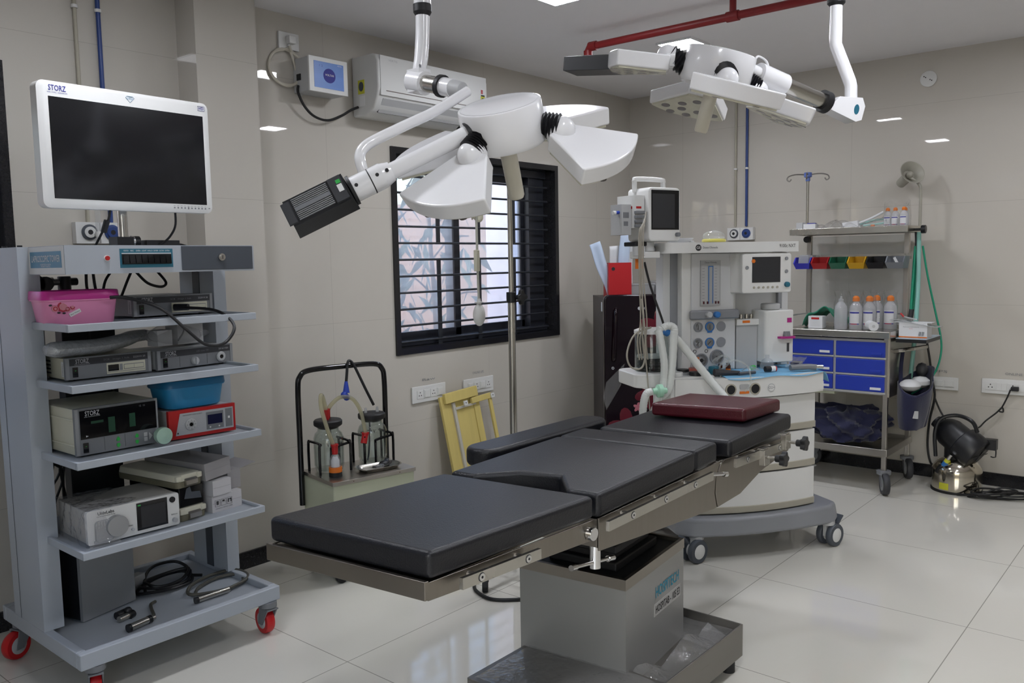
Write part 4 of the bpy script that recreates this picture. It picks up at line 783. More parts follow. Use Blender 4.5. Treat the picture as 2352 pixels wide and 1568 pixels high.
def jar(label, x, y, mirror):
    p = SU @ Vector((x, y, .4535)); t = T('suction_jar', label, 'jar', p, -11 if not mirror else 160, group=None)
    b = MB('glass'); b.lathe([(.052, .0), (.060, .006), (.066, .03), (.067, .15), (.060, .170), (.048, .182), (.046, .205), (.043, .205), (.045, .181), (.057, .168), (.0635, .149), (.0625, .03), (.05, .006), (0, .004)], 36)
    b.m('black_print'); n = 26; s = 'VACUUM'
    for i, ch in enumerate(s):
        a = -1.57+(i-2.5)*.20; X = tr(.0678*math.cos(a), .0678*math.sin(a), .128) @ Matrix(((-math.sin(a), 0, math.cos(a), 0), (math.cos(a), 0, math.sin(a), 0), (0, 1, 0, 0), (0, 0, 0, 1))); b.text(ch, .017, X, 'black_print', .011, bold=.01)
    for k, (wd, z) in enumerate(((.8, .104), (.9, .094), (.8, .085), (.4, .074))):
        for i in range(int(wd*14)):
            a = -1.57+(i-wd*7)*.062; X = tr(.0678*math.cos(a), .0678*math.sin(a), z) @ Matrix(((-math.sin(a), 0, math.cos(a), 0), (math.cos(a), 0, math.sin(a), 0), (0, 1, 0, 0), (0, 0, 0, 1))); b.text('eanoscrit'[(i*3+k) % 9], .0035, X, 'black_print')
    b.ob('glass_body', t)
    b = MB('black_rubber'); b.lathe([(.040, .192), (.062, .207), (.0635, .212), (.0635, .226), (.058, .232), (0, .234)], 32); b.ob('stopper', t)
    b = MB('dark_enamel'); b.tube([(.01, 0, .21), (.012, 0, .12), (.02, .0, .04), (.03, .01, .012)], .004, 6, 4); b.ob('float_tube', t)
    return t
t = jar('left glass jar on the suction cabinet, two red ferrules in its black stopper', .095, .215, False)
b = MB('red'); [b.cyl((x, y, .232), (x, y, .278), .0125) or b.cyl((x, y, .270), (x, y, .279), .0145) for x, y in ((-.012, -.01), (.008, .018))]; b.ob('ferrules', t)
t = jar('right glass jar on the suction cabinet, two white nozzles in its black stopper', .325, .230, True)
b = MB('milky_plastic'); [b.cyl((x, 0, .232), (x, 0, .256), .008, .005) for x in (-.028, .028)]; b.ob('nozzles', t)
film('amber_tube', (.86, .84, .70), 1.4, haze=.35, hcol=(.75, .72, .55), rough=.15)
L = lambda x, y, z: SU @ Vector((x, y, z))
t = T('suction_filter', 'small filter bottle with orange band and black foot, before the left suction jar', 'filter', L(.066, .10, .4535), -11)
b = MB('black_rubber'); b.cyl((0, 0, 0), (0, 0, .020), .0285); b.ob('foot', t); b = MB('orange'); b.cyl((0, 0, .020), (0, 0, .042), .0288); b.ob('band', t)
b = MB('clear_plastic'); b.lathe([(.026, .042), (.025, .07), (.016, .092), (.010, .10)], 22); b.m('paper').lathe([(.018, .042), (.018, .07), (.010, .088), (0, .09)], 18); b.ob('bowl', t)
b = MB('red'); b.cyl((0, 0, .098), (0, 0, .140), .0125, .0145); b.cyl((0, 0, .134), (0, 0, .142), .0165); b.ob('ferrule', t)
b = MB('amber_tube'); b.tube([L(.083, .205, .715), L(.075, .20, .76), L(.055, .18, .80), L(.038, .16, .80), L(.03, .14, .75), L(.043, .115, .66), L(.060, .10, .595)], .009, 10, 6)
b.thing('suction_tube', 'clear yellowish tube looping from the left jar down to the orange banded filter', 'tube')
b = MB('amber_tube'); b.tube([L(.103, .233, .715), L(.12, .23, .745), L(.165, .225, .775), L(.22, .22, .765), L(.255, .21, .71), L(.262, .19, .64), L(.262, .18, .595)], .009, 10, 6); b.m('red').cyl(L(.262, .18, .602), L(.247, .172, .560), .0145); b.cyl(L(.262, .18, .607), L(.262, .18, .598), .0165)
b.thing('suction_tube', 'clear yellowish tube arching between the two jars with a red end ferrule', 'tube')
b = MB('cord_black'); b.tube([L(.335, .225, .72), L(.30, .235, .80), L(.265, .262, .90), L(.25, .275, .929), L(.232, .268, .925), L(.215, .25, .87), L(.208, .245, .835)], .0065, 8, 5); b.m('blue').cyl(L(.208, .245, .842), L(.203, .238, .79), .007, .016); b.ball(L(.192, .236, .782), .017, 10); b.ball(L(.203, .236, .770), .016, 10)
b.thing('mains_lead', 'black mains lead with blue plug slung over the handle of the suction unit', 'lead')
t = T('steel_dish', 'shallow oval steel dish on top of the suction cabinet', 'dish', L(.27, .085, .4535), -11)
b = MB('steel'); P = lambda k: [(x*k, y*k) for x, y in rr(-.105, -.055, .105, .055, .045, 6)]; n = len(P(1))
V = []; 
for k, z in ((.82, .001), (.97, .014), (1.03, .016), (1.03, .018), (.96, .0165), (.80, .004)): V += [(x, y, z) for x, y in P(k)]
F = [list(range(n))[::-1]]+[(i*n+j, i*n+(j+1) % n, (i+1)*n+(j+1) % n, (i+1)*n+j) for i in range(5) for j in range(n)]+[list(range(5*n, 6*n))]
b.add(V, F); b.ob('dish', t)
b = MB('black_plastic'); b.ball((0, 0, .014), .022, 12, (1.6, 1, .7)); b.ball((.025, .01, .015), .016, 10); b.tube([(-.02, 0, .012), (-.05, -.01, .012), (-.065, .015, .01)], .005, 6); b.m('clear_wrap').ball((-.045, -.01, .012), .02, 8, (1.3, 1, .5))
b.thing('hose_connector', 'small black connector lying in the oval steel dish', 'connector', L(.305, .09, .4585), 10)
# ================================================================ things on the back wall
t = T('air_conditioner', 'white split air conditioner high on the back wall above the window', 'air conditioner', (-2.675, -.003, 2.13))
b = MB('white_plastic'); w = .825; n = 10
P = [(0, 0), (-.10, -.003), (-.165, .03), (-.195, .085), (-.205, .13), (-.205, .26), (-.190, .292), (-.16, .302), (0, .302)]
b.add([(0, y, z) for y, z in P]+[(w, y, z) for y, z in P], [list(range(9)), list(range(9, 18))[::-1]]+[(i, 9+i, 9+(i+1) % 9, (i+1) % 9) for i in range(9)]); b.ob('body', t, bev=.012, seg=3)
b = MB('white_plastic'); b.box(.015, -.2085, .092, w-.015, -.2, .288); b.m('brown_strip' if 'brown_strip' in MT else mat('brown_strip', '5e514a', .4)).box(.05, -.2095, .1135, w-.05, -.2075, .1175)
ztext(b, 'VOLTAS', .012, .44, -.2095, .225, 'grey_plastic', .075, bold=.01); ztext(b, 'VERTIS', .010, .10, -.2095, .268, 'light_grey', .06)
b.m('yellow_label').box(w-.062, -.2095, .125, w-.028, -.2078, .185); b.m('white_print').box(w-.062, -.2095, .185, w-.028, -.2078, .225); b.m('red').box(w-.060, -.2097, .195, w-.045, -.2078, .218); b.m('black_print').box(w-.06, -.2099, .182, w-.03, -.2078, .19)
for i in range(4): b.box(w-.052, -.2099, .135+i*.011, w-.038, -.2078, .140+i*.011)
ztext(b, 'inverter', .006, w-.085, -.2095, .130, 'grey_plastic'); b.ob('front_cover', t, bev=.003)
b = MB('light_grey'); X = frame((.04, -.192, .080), (1, 0, 0), (0, .055, -.08)); b.at(X); b.box(0, 0, -.004, w-.08, .078, .004); b.m('dark_grey').box(.0, .074, -.003, w-.08, .080, .005); b.ob('louvre', t)
b = MB('yellow_label'); b.box(-.0012, -.10, .11, .0005, -.05, .18); b.m('dark_enamel').at(tr(-.0012, -.075, .147) @ Matrix.Rotation(math.pi/2, 4, 'Y')); b.prism(circ(0, 0, .024, 18, .018), -.001, .001); b.at(); b.m('white_print').box(-.001, -.10, .05, .0005, -.06, .10); b.ob('side_sticker', t)
t = T('voltage_stabilizer', 'white voltage stabilizer box with blue front sticker, left of the air conditioner', 'voltage stabilizer', (-3.035, -.003, 2.205))
b = MB('light_grey'); b.box(0, -.12, 0, .225, 0, .16); b.box(.02, -.03, -.012, .03, 0, 0); b.ob('case', t, bev=.003)
b = MB('white_plastic'); b.box(-.002, -.13, -.002, .227, -.12, .162); b.m('sky_blue' if 'sky_blue' in MT else mat('sky_blue', '5d86cf', .35, vary=.12, vs=14, stretch=(.1, 1, 1.6))).box(.025, -.1312, .018, .202, -.129, .142)
b.m('white_print'); b.at(XZ); b.m('blue_print').prism(circ(.115, .080, .036, 28, .034), .130, .1322); b.at(); ztext(b, 'VOLTAS', .009, .115, -.133, .082, 'white_print', .052, bold=.01); ztext(b, '1  2', .010, .065, -.1318, .122, 'blue_print'); ztext(b, 'VOLTAS', .005, .178, -.1318, .134, 'white_print'); b.ob('front_panel', t, bev=.002)
b = MB('black_plastic'); b.box(-.004, -.06, .055, .001, -.03, .085); b.ob('switch', t)
b = MB('cord_black'); b.tube([(-3.04, -.045, 2.235), (-3.045, -.05, 2.20), (-3.01, -.05, 2.14), (-2.95, -.045, 2.10), (-2.87, -.045, 2.09), (-2.79, -.05, 2.12), (-2.73, -.055, 2.155), (-2.685, -.06, 2.175)], .0065, 8, 6)
b.thing('power_cable', 'black cable sagging between the stabilizer and the air conditioner', 'cable')
t = T('wall_socket', 'white square wall socket with a white plug above the coiled cord', 'socket', (-3.118, -.003, 2.405))
b = MB('white_plastic'); b.box(0, -.012, 0, .115, 0, .080); b.ob('plate', t, bev=.002); b = MB('white_plastic'); b.box(.038, -.045, .024, .078, -.012, .062); b.cyl((.05, -.02, .024), (.05, -.022, .012), .008); b.ob('plug', t, bev=.005)
mat('cord_cream', 'c6c0b2', .4)
b = MB('cord_cream'); c = (-3.085, -.018, 2.318)
P = [(-3.070, -.03, 2.42), (-3.06, -.025, 2.40)]
for i in range(26): a = 1.2-i*.5; P.append((c[0]+(.088+.004*math.sin(i))*math.cos(a), c[1]-.012*math.sin(i*.5), c[2]+(.085+.004*math.cos(i*1.7))*math.sin(a)))
P += [(-3.02, -.02, 2.27), (-3.03, -.03, 2.225), (-3.028, -.04, 2.215)]
b.tube(P, .0065, 8, 5); b.thing('wire_coil', 'coiled cream wire hanging below the square white socket', 'wire')
def pipe(label, name, P, r, m, y=True):
    b = MB(m); b.tube(P, r, 10, 1); return b.thing(name, label, 'pipe')
mat('pipe_cream', 'a9a494', .5); mat('pipe_blue', '26407c', .4)
def pipes(X, a, c, z1, side):
    pt = lambda s, z: (s, -.014, z) if side == 'b' else (-.014, s, z)
    wname = 'back wall above the monitor' if side == 'b' else 'right wall above the anaesthesia machine'
    for s, m, nm in ((a, 'pipe_cream', 'thin cream'), (c, 'pipe_blue', 'thin dark blue')):
        t = T('gas_pipe', nm+' gas pipe running down the '+wname, 'pipe', pt(s, z1))
        b = MB(m); b.cyl((0, 0, 0), (0, 0, H-z1-.002), .009 if m == 'pipe_blue' else .0075, n=12); b.ob('pipe', t)
        for z in ([2.40] if side == 'b' else [1.98, 2.48]):
            b = MB('white_plastic'); b.box(-.018, -.014 if side == 'b' else -.018, z-z1-.006, .018 if side == 'b' else .014, .014 if side == 'b' else .018, z-z1+.006) if False else b.cyl((0, 0, z-z1-.006), (0, 0, z-z1+.006), .013, n=12); b.ob('clip', t)
pipes(0, -4.058, -3.967, 1.56, 'b'); pipes(0, -.868, -.950, 1.585, 'r')
def outlet(label, loc, rot, n=2):
    t = T('gas_outlet', label, 'gas outlet', loc, rot); b = MB('white_plastic'); b.box(0, -.035, 0, .19, 0, .085); b.m('dark_grey').box(.0935, -.0355, .002, .0955, -.03, .083); b.ob('plate', t, bev=.003)
    for x, m in ((.052, 'dark_enamel'), (.142, 'pipe_blue')):
        b = MB(m).at(tr(x, -.035, .045) @ Matrix.Rotation(math.pi/2, 4, 'X')); b.lathe([(.031, 0), (.031, .006), (.022, .008)], 24); b.m('white_plastic' if x < .1 else m).lathe([(.022, .008), (.022, .012), (.010, .012)], 20, cap=False); b.m('black_print').lathe([(.010, .012), (.009, .004), (0, .004)], 14); b.ob('valve', t)
    return t
t = outlet('white gas outlet plate with two round valves behind the monitor pole', (-4.118, -.003, 1.475), 0)
outlet('white gas outlet plate with two round valves behind the anaesthesia machine', (-.003, -.820, 1.49), -90)
b = MB('clear_plastic'); b.cyl((0, 0, .02), (0, 0, .15), .0105); b.m('white_plastic').cyl((0, 0, 0), (0, 0, .022), .013); b.cyl((0, .0, .01), (-.0, .025, .01), .008)
b.thing('flowmeter', 'clear upright flowmeter tube plugged into the gas outlet behind the monitor', 'flowmeter', (-4.045, -.075, 1.50))
t = T('suction_regulator', 'chrome and black vacuum regulator assembly under the control box behind the pink tub', 'regulator', (-4.30, -.30, 1.30))
b = MB('dull_steel'); b.cyl((-.16, 0, .03), (0, 0, .03), .012); b.cyl((-.06, 0, .03), (-.02, 0, .03), .018); b.ob('manifold', t)
for x, r in ((-.16, .032), (-.095, .034), (-.06, .026)): b = MB('black_plastic'); b.at(tr(x, -.02, .025) @ Matrix.Rotation(math.pi/2, 4, 'X')); b.cyl((0, 0, 0), (0, 0, .03), r); b.at(); b.ob('gauge', t, bev=.003)
b = MB('black_plastic'); b.cyl((.02, 0, 0), (.02, 0, .05), .022); b.cyl((.0, 0, .03), (.065, 0, .03), .014); b.m('dull_steel').cyl((.02, 0, -.03), (.02, 0, 0), .045, .03); b.cyl((.02, 0, -.06), (.02, 0, -.03), .045); b.ob('jar_head', t, bev=.003)
b = MB('dull_steel'); b.cyl((0, .30, 0), (0, 0, 0), .010, n=10); b.cyl((0, .298, 0), (0, .29, 0), .03)
b.thing('wall_bracket', 'steel bracket holding the vacuum regulator off the back wall', 'bracket', (-4.30, -.30, 1.33))
# switch boards
def switchboard(label, loc, rot, w, mods, scrawl=None, h=.095):
    t = T('switch_board', label, 'switch board', loc, rot)
    b = MB('white_plastic'); b.box(0, -.010, 0, w, 0, h); b.ob('plate', t, bev=.003)
    x = w*.13 if len(mods) < 5 else w*.06; s = (w*.80)/len(mods)
    for m in mods:
        b = MB('white_plastic'); b.box(x, -.0135, h*.25, x+s*.88, -.009, h*.75)
        if m == 'o':
            b.m('black_print'); [b.cyl((x+s*.44+dx*s, -.0138, h*(.5+dz)), (x+s*.44+dx*s, -.012, h*(.5+dz)), .0038, n=10) for dx, dz in ((0, .12), (-.16, -.06), (.16, -.06))]; b.ob('socket', t, bev=.001)
        elif m == 'd': b.m('light_grey').box(x+s*.43, -.0137, h*.27, x+s*.45, -.012, h*.73); b.ob('switch', t, bev=.001)
        else: b.box(x+s*.1, -.0165, h*.30, x+s*.78, -.0135, h*.70); b.m('grey_plastic').box(x-.002, -.0112, h*.23, x+s*.9, -.0098, h*.25); b.ob('switch', t, bev=.0015)
        x += s
    if scrawl:
        b = MB('black_print'); b.text(scrawl, .014, tr(w*.52, -.0008, h+.032) @ Matrix.Rotation(math.pi/2, 4, 'X'), 'grey_plastic', w*.38); b.ob('handwriting', t)
    return t
switchboard('white switch board on the back wall, left of the two above the yellow frame', (-2.322, -.003, .574), 0, .268, 'osos', 'Raw')
switchboard('white switch board on the back wall, right of the two above the yellow frame', (-1.898, -.003, .566), 0, .270, 'soso', 'ONLINE UPS')
switchboard('white switch board on the right wall behind the blue hanging bag', (-.003, -2.085, .550), -90, .226, 'sss', 'UPS', .078)
t = switchboard('white switch board marked ONLINE UPS at the right edge, black plug in it', (-.003, -2.435, .550), -90, .36, 'ododo', 'ONLINE UPS', .088)
b = MB('black_plastic'); b.box(.155, -.034, .026, .195, -.013, .052); b.ob('plug', t, bev=.005)
# yellow painted wooden frame leaning on the wall
mat('yellow_wood', 'cfbc72', .6, vary=.12, vs=5, stretch=(6, 1, .6), bump=.1); mat('white_tape', 'bdb9ae', .7)
t = T('wooden_frame', 'yellow painted wooden frame leaning against the back wall below the window', 'frame', (-2.10, -.15, 0), 0)
X = Matrix.Rotation(math.radians(-10.0), 4, 'X') @ Matrix.Rotation(math.radians(-3.5), 4, 'Y')
for q, nm in (((0, 0, .0, .05, .02, .60), 'stile'), ((.05, .006, .02, .27, .016, .575), 'board'), ((.27, 0, .0, .32, .02, .59), 'stile')): b = MB('yellow_wood').at(X); b.box(*q); b.ob(nm, t, bev=.003)
b = MB('yellow_wood').at(X); b.box(.02, -.022, .555, .30, -.0005, .615); b.ob('top_rail', t, bev=.003)
b = MB('yellow_wood').at(X); b.box(.24, -.020, .515, .42, -.0005, .55); b.ob('cross_rail', t, bev=.003)
b = MB('yellow_wood').at(X); b.box(.395, -.016, .05, .42, -.002, .515); b.ob('side_batten', t, bev=.002)
b = MB('white_tape').at(X); b.box(.085, -.008, .02, .105, .0055, .55); b.box(.10, -.009, .505, .28, .0055, .518); b.ob('white_strip', t)
for x in (.16, .405): b = MB('white_plastic').at(X); b.box(x, -.030, .518, x+.03, -.0215, .545); b.m('black_print').cyl((x+.015, -.0305, .532), (x+.015, -.029, .532), .004, n=8); b.ob('plastic_block', t)
# drip stand
t = T('drip_stand', 'slim steel drip stand in front of the barred window', 'drip stand', (-2.84, -1.20, 0))
b = MB('steel'); b.cyl((0, 0, .10), (0, 0, 1.235), .0155, n=16); b.ob('lower_pole', t); b = MB('steel'); b.cyl((0, 0, 1.23), (0, 0, 1.93), .0105, n=14); b.ob('upper_pole', t)
b = MB('black_plastic'); b.cyl((0, 0, 1.20), (0, 0, 1.245), .021); b.cyl((.0, 0, 1.222), (.03, -.022, 1.222), .008)
X = tr(.034, -.025, 1.222) @ Matrix.Rotation(math.pi/2, 4, 'X'); b.at(X); b.prism([((.026+.007*math.cos(4*a))*math.cos(a), (.026+.007*math.cos(4*a))*math.sin(a)) for a in [i*2*math.pi/32 for i in range(32)]], -.006, .012); b.at(); b.ob('clamp_knob', t, bev=.002)
b = MB('steel'); [b.tube([(0, 0, 1.93), (c*.06, s*.06, 1.945), (c*.11, s*.11, 1.935), (c*.125, s*.125, 1.955)], .004, 6) for c, s in ((1, 0), (-1, 0), (0, 1), (0, -1))]; b.ob('hooks', t)
for k in range(5):
    a = math.radians(72*k+180+2); c, s = math.cos(a), math.sin(a)
    b = MB('steel'); b.tube([(0, 0, .12), (c*.08, s*.08, .10), (c*.205, s*.205, .066)], .010, 8, 4); g = b.ob('leg', t)
    b = MB('black_rubber').at(tr(c*.21, s*.21, .028) @ zrot(72*k+180+40) @ Matrix.Rotation(math.pi/2, 4, 'X')); b.cyl((0, 0, -.012), (0, 0, .012), .028); b.at(); b.cyl((c*.205, s*.205, .04), (c*.205, s*.205, .075), .012); b.ob('caster', g, bev=.003)
b = MB('steel'); b.cyl((0, 0, .08), (0, 0, .13), .024); b.ob('hub', t)
t = T('bulb_pump', 'white rubber bulb hanging on a thin cream tube before the window', 'bulb pump', (-2.928, -1.094, 1.12))
b = MB('white_tube' if 'white_tube' in MT else mat('white_tube', 'b9b9ae', .4)); b.tube([(.08, -.10, .77), (.02, -.02, .70), (.0, 0, .55), (-.004, 0, .30), (.0, 0, .085)], .0055, 8, 6); b.ob('tube', t)
b = MB('white_plastic'); b.ball((0, 0, .03), .027, 18, (1, 1, 1.75)); b.cyl((0, 0, .075), (0, 0, .10), .011, .007); b.cyl((0, 0, .082), (0, 0, .086), .018); b.ob('bulb', t)
b = MB('cream_plastic'); b.box(-.017, -.008, .215, .004, .010, .305); b.ob('clamp', t, bev=.003); b = MB('cream_plastic'); b.grid(lambda u, v: (-.03+.07*u, .012*math.sin(7*u), .43+.07*v+.01*math.sin(9*u)*(1-v)), 12, 6); b.ob('cloth_tie', t, solid=.006)
b = MB('cord_black'); b.tube([(-2.86, -1.04, .008), (-2.96, -1.08, .008), (-3.045, -1.14, .008), (-3.088, -1.20, .008), (-3.105, -1.29, .008), (-3.05, -1.37, .008), (-2.95, -1.45, .008), (-2.78, -1.62, .008), (-2.70, -1.80, .008)], .0075, 8, 8)
b.thing('floor_cable', 'black cable lying on the floor behind the operating table column', 'cable')
b = MB('cord_black'); b.tube([(-2.95, -1.00, .006), (-2.82, -.98, .006), (-2.70, -1.03, .006), (-2.62, -1.15, .006), (-2.52, -1.20, .006)], .005, 7, 6); b.thing('floor_cable', 'thin black cable on the floor near the drip stand castors', 'cable')
# red pipe under the ceiling and the wall disc, horn
t = T('sprinkler_pipe', 'dark red sprinkler pipe running just below the ceiling', 'pipe', (-1.80, -.90, 2.49))
b = MB('red_pipe' if 'red_pipe' in MT else mat('red_pipe', '7c1418', .45)); b.tube([(0, .02, -.055), (0, .02, -.02), (0, .012, -.006), (0, -.01, 0), (0, -.3, 0)], .0185, 12, 1); b.cyl((0, -.3, 0), (0, -4.2, 0), .0185, n=12); b.cyl((0, .02, -.062), (0, .02, -.02), .0235); b.cyl((0, .01, 0), (0, -.035, 0), .024, n=12); b.ob('pipe', t)
b = MB('red_pipe'); b.cyl((0, -.80, 0), (0, -.80, .080), .016); b.cyl((0, -.77, 0), (0, -.83, 0), .024); b.ob('tee', t)
b = MB('chrome'); b.cyl((0, .02, -.062), (0, .02, -.085), .005); b.cyl((0, .02, -.083), (0, .02, -.088), .014); b.ob('sprinkler_head', t)
t = T('wall_cover_plate', 'round white cover plate with four dark screws high on the right wall', 'cover plate', (-.003, -2.093, 2.413), -90)
b = MB('white_plastic').at(Matrix.Rotation(math.pi/2, 4, 'X')); b.lathe([(.047, 0), (.047, .003), (.044, .005), (0, .005)], 28); b.m('black_print'); [b.cyl((x, -x*.62, .004), (x, -x*.62, .0065), .0035, n=8) for x in (-.024, -.015, .010, .019)]; b.ob('disc', t)
# ================================================================ fridge in the corner
mat('fridge_front', '12060d', .10, vary=.25, vs=2, spec=.35); mat('fridge_side', '3a3234', .4, vary=.05); mat('petal_red', '5a1020', .2, vary=.3, vs=6); mat('petal_pink', 'a8626e', .25, vary=.15)
FA = (-1.106, -.494, 0)
t = T('fridge', 'glossy dark maroon fridge with flower print, standing in the corner by the window', 'fridge', FA, -49)
b = MB('fridge_side'); b.box(0, .03, .02, .56, .585, 1.125); b.m('white_print').box(-.001, .05, 1.04, .001, .10, 1.10); b.ob('cabinet', t, bev=.012, seg=3)
b = MB('fridge_front'); b.at(XZ); b.prism(rr(0, .06, .56, 1.150, .035), -.028, .035); b.at(); D_ = b.ob('door', t, bev=.012, seg=3)
b = MB('petal_red'); R = random.Random(5)
def flower(cx, cz, r, m, n=5, rot=0):
    b.m(m)
    for i in range(n):
        a = rot+2*math.pi*i/n; X = tr(cx+math.cos(a)*r*.55, -.0362, cz+math.sin(a)*r*.55) @ Matrix.Rotation(-a, 4, 'Y'); b.at(X); b.ball((0, 0, 0), r*.55, 12, (1, .003/r, .62)); b.at()
for q in ((.36, .93, .13, 'petal_red', 5, .3), (.30, .52, .10, 'petal_red', 5, .9), (.215, .43, .03, 'petal_pink', 5, .2), (.15, .30, .12, 'petal_red', 5, .5)):
    b = MB('petal_red'); flower(*q); b.ob('flower_print', D_)
b = MB('fridge_front'); b.tube([(.075, -.036, 1.06), (.072, -.062, 1.03), (.066, -.066, .90), (.060, -.062, .76), (.058, -.036, .735)], .013, 10, 6); b.ob('door_handle', D_)
b = MB('silver_mark'); b.cyl((.055, -.035, .685), (.055, -.040, .685), .009); b.m('black_print').cyl((.055, -.040, .685), (.055, -.0405, .685), .004); b.ob('lock', D_)
b = MB('silver_mark'); b.at(XZ); b.prism(circ(.225, 1.062, .011, 18), .034, .0362); b.at(); ztext(b, 'LG', .015, .255, -.0362, 1.062, 'silver_mark', .03, bold=.02); b.ob('badge', D_)
b = MB('black_rubber'); [b.cyl((x, y, 0), (x, y, .025), .02) for x in (.05, .51) for y in (.06, .54)]; b.ob('feet', t)
b = MB('clear_wrap')
b.add([(.01, -.06, .60), (.12, -.10, .72), (.10, -.075, .58), (.01, -.055, .42), (-.01, -.045, .50)], [(0, 1, 2), (0, 2, 3, 4)]); b.ob('loose_film', D_)
FX = tr(*FA) @ zrot(-49)
b = MB('red_card' if 'red_card' in MT else mat('red_card', 'b3121b', .5, vary=.04)); 
for q in ((0, 0, 0, .15, .003, .225), (0, .177, 0, .15, .18, .225), (0, .003, 0, .003, .177, .225), (.147, .003, 0, .15, .177, .225), (.003, .003, 0, .147, .177, .004)): b.box(*q)
b.m('black_print').at(XZ); b.prism(circ(.03, .185, .012, 14), -.001, .0008); b.at()
b.thing('file_box', 'tall red cardboard file box standing on the fridge', 'box', FX @ Vector((.055, .14, 1.1255)), -45)
R = random.Random(9); mat('mask_blue', 'bccbe0', .8)
for i, (x, y, h, tl, m, lab) in enumerate(((.012, .03, .37, -20, 'mask_blue', 'pale blue folded mask leaning out of the left of the red file box'), (.050, .09, .33, -4, 'paper', 'white folded paper upright in the middle of the red file box'), (.075, .05, .42, 3, 'mask_blue', 'tallest pale blue folded sheet standing in the red file box'), (.108, .12, .36, 3, 'paper', 'white folded sheet at the right side inside the red file box'))):
    b = MB(m); b.grid(lambda u, v: (-.036+.072*u+.004*math.sin(8*v), .006*math.sin(6*u+i), v*h), 8, 12)
    o = b.thing('folded_sheet', lab, 'sheet', FX @ Vector((.080+x, .16+y, 1.131)), -45, solid=.004, group='papers in the red file box'); o.rotation_euler = (0, math.radians(tl), math.radians(-45))
def small_box(label, loc, rot, w, d, h, m, nm='container', cat='container', lid=None):
    t = T(nm, label, cat, loc, rot); b = MB(m); b.box(0, 0, 0, w, d, h, -.006); b.ob('body', t, bev=.004)
    b = MB(lid or m); b.box(-.01, -.01, h, w+.01, d+.01, h+.012); b.ob('lid', t, bev=.004); return t
small_box('milky plastic container on the fridge beside the red file box', FX @ Vector((.20, .20, 1.1255)), -45, .16, .14, .075, 'milky_plastic', lid='milky_plastic')
t = small_box('white container with an orange label at the right end of the fridge top', FX @ Vector((.385, .22, 1.1255)), -45, .14, .14, .09, 'paper', lid='milky_plastic')
b = MB('orange'); b.box(.09, -.008, .03, .115, -.004, .07); b.ob('sticker', t)
# ================================================================ anaesthesia machine
AO = Vector((-2.187, -1.727, 0)); AX = tr(*AO) @ zrot(-35)
mat('mach_white', 'd9d9d7', .35, vary=.02); mat('mach_grey', '85878c', .38, vary=.03); mat('mach_panel', 'c6c7c8', .4, vary=.02); mat('mach_beige', 'a7a294', .45); mat('drape_blue', '78b2d8', .75, vary=.05, bump=.3, bs=40); mat('hose_white', 'cfd2cf', .35, vary=.03); mat('magenta', 'a8257c', .4)
mat('gauge_face', 'a6a7a8', .4); mat('gauge_blue', '2f6fb2', .4)
t = T('anaesthesia_machine', 'large white anaesthesia workstation with gauges and drawers behind the head of the table', 'anaesthesia machine', AO, -35)
b = MB('mach_grey'); P = [(-.09, .03), (-.03, -.035), (.15, -.065), (.33, -.075), (.52, -.065), (.70, -.035), (.765, .03), (.74, .50), (.60, .56), (.08, .56), (-.07, .50)]
b.prism(P, .115, .20, [(x*.97+.01, y*.96+.01) for x, y in P]); b.ob('base', t, bev=.018, seg=4)
for x, y, r in ((.0, -.0, 200), (.683, .0, 20), (.02, .48, 160), (.68, .48, 70)): caster('caster', t, x, y, .125, .055, .042, 'dark_enamel', 'mach_white', 'light_grey', r, True, .02)
for x, y, r in ((0, 0, 200), (.683, 0, 20)):
    b = MB('dark_enamel').at(tr(x, y, 0) @ zrot(r)); b.add([(.06, -.018, .100), (.06, .018, .100), (.095, .018, .135), (.095, -.018, .135), (.064, -.018, .094), (.064, .018, .094), (.101, .018, .130), (.101, -.018, .130)], [(0, 1, 2, 3), (7, 6, 5, 4), (0, 4, 5, 1), (2, 6, 7, 3), (1, 5, 6, 2), (0, 3, 7, 4)]); b.ob('brake_pedal', t)
def front(y0, bow, x0, x1, n=12): return [(x0+(x1-x0)*i/n, y0-bow*(1-((i/n)*2-1)**2)) for i in range(n+1)]
b = MB('mach_white'); b.prism([(.01, .035), (.62, .035), (.62, .50), (.01, .50)], .20, .74); b.ob('body', t, bev=.006)
for z0, z1 in ((.205, .385), (.392, .565), (.572, .735)):
    b = MB('mach_white'); P = front(.032, .045, .005, .628); b.prism([(.005, .075)]+P+[(.628, .075)], z0, z1); b.m('mach_beige'); P2 = front(.028, .045, .003, .630); b.prism([(.003, .06)]+P2+[(.630, .06)], z0, z0+.032); b.ob('drawer', t, bev=.004)
b = MB('mach_white'); P = front(.012, .06, -.10, .655, 16); b.prism([(-.10, .45)]+P+[(.655, .50), (.1, .52)], .745, .836, None)
b.m('mach_beige').prism(front(.010, .06, .33, .657, 8)+[(.62, .05), (.36, .05)], .748, .785) if False else b.prism([(.40, -.0405), (.655, .0085), (.655, .02), (.40, .02)], .752, .79)
for x, m in ((.145, 'mach_grey'), (.262, 'mach_grey')):
    y = .012-.06*(1-(((x+.1)/.755)*2-1)**2); b.m('mach_beige').at(tr(x, y, .785) @ Matrix.Rotation(math.pi/2, 4, 'X')); b.lathe([(.027, -.004), (.027, .003), (.021, .004), (.021, .001)], 22, cap=False); b.m('dark_grey').lathe([(.021, .002), (0, .002)], 18); b.at()
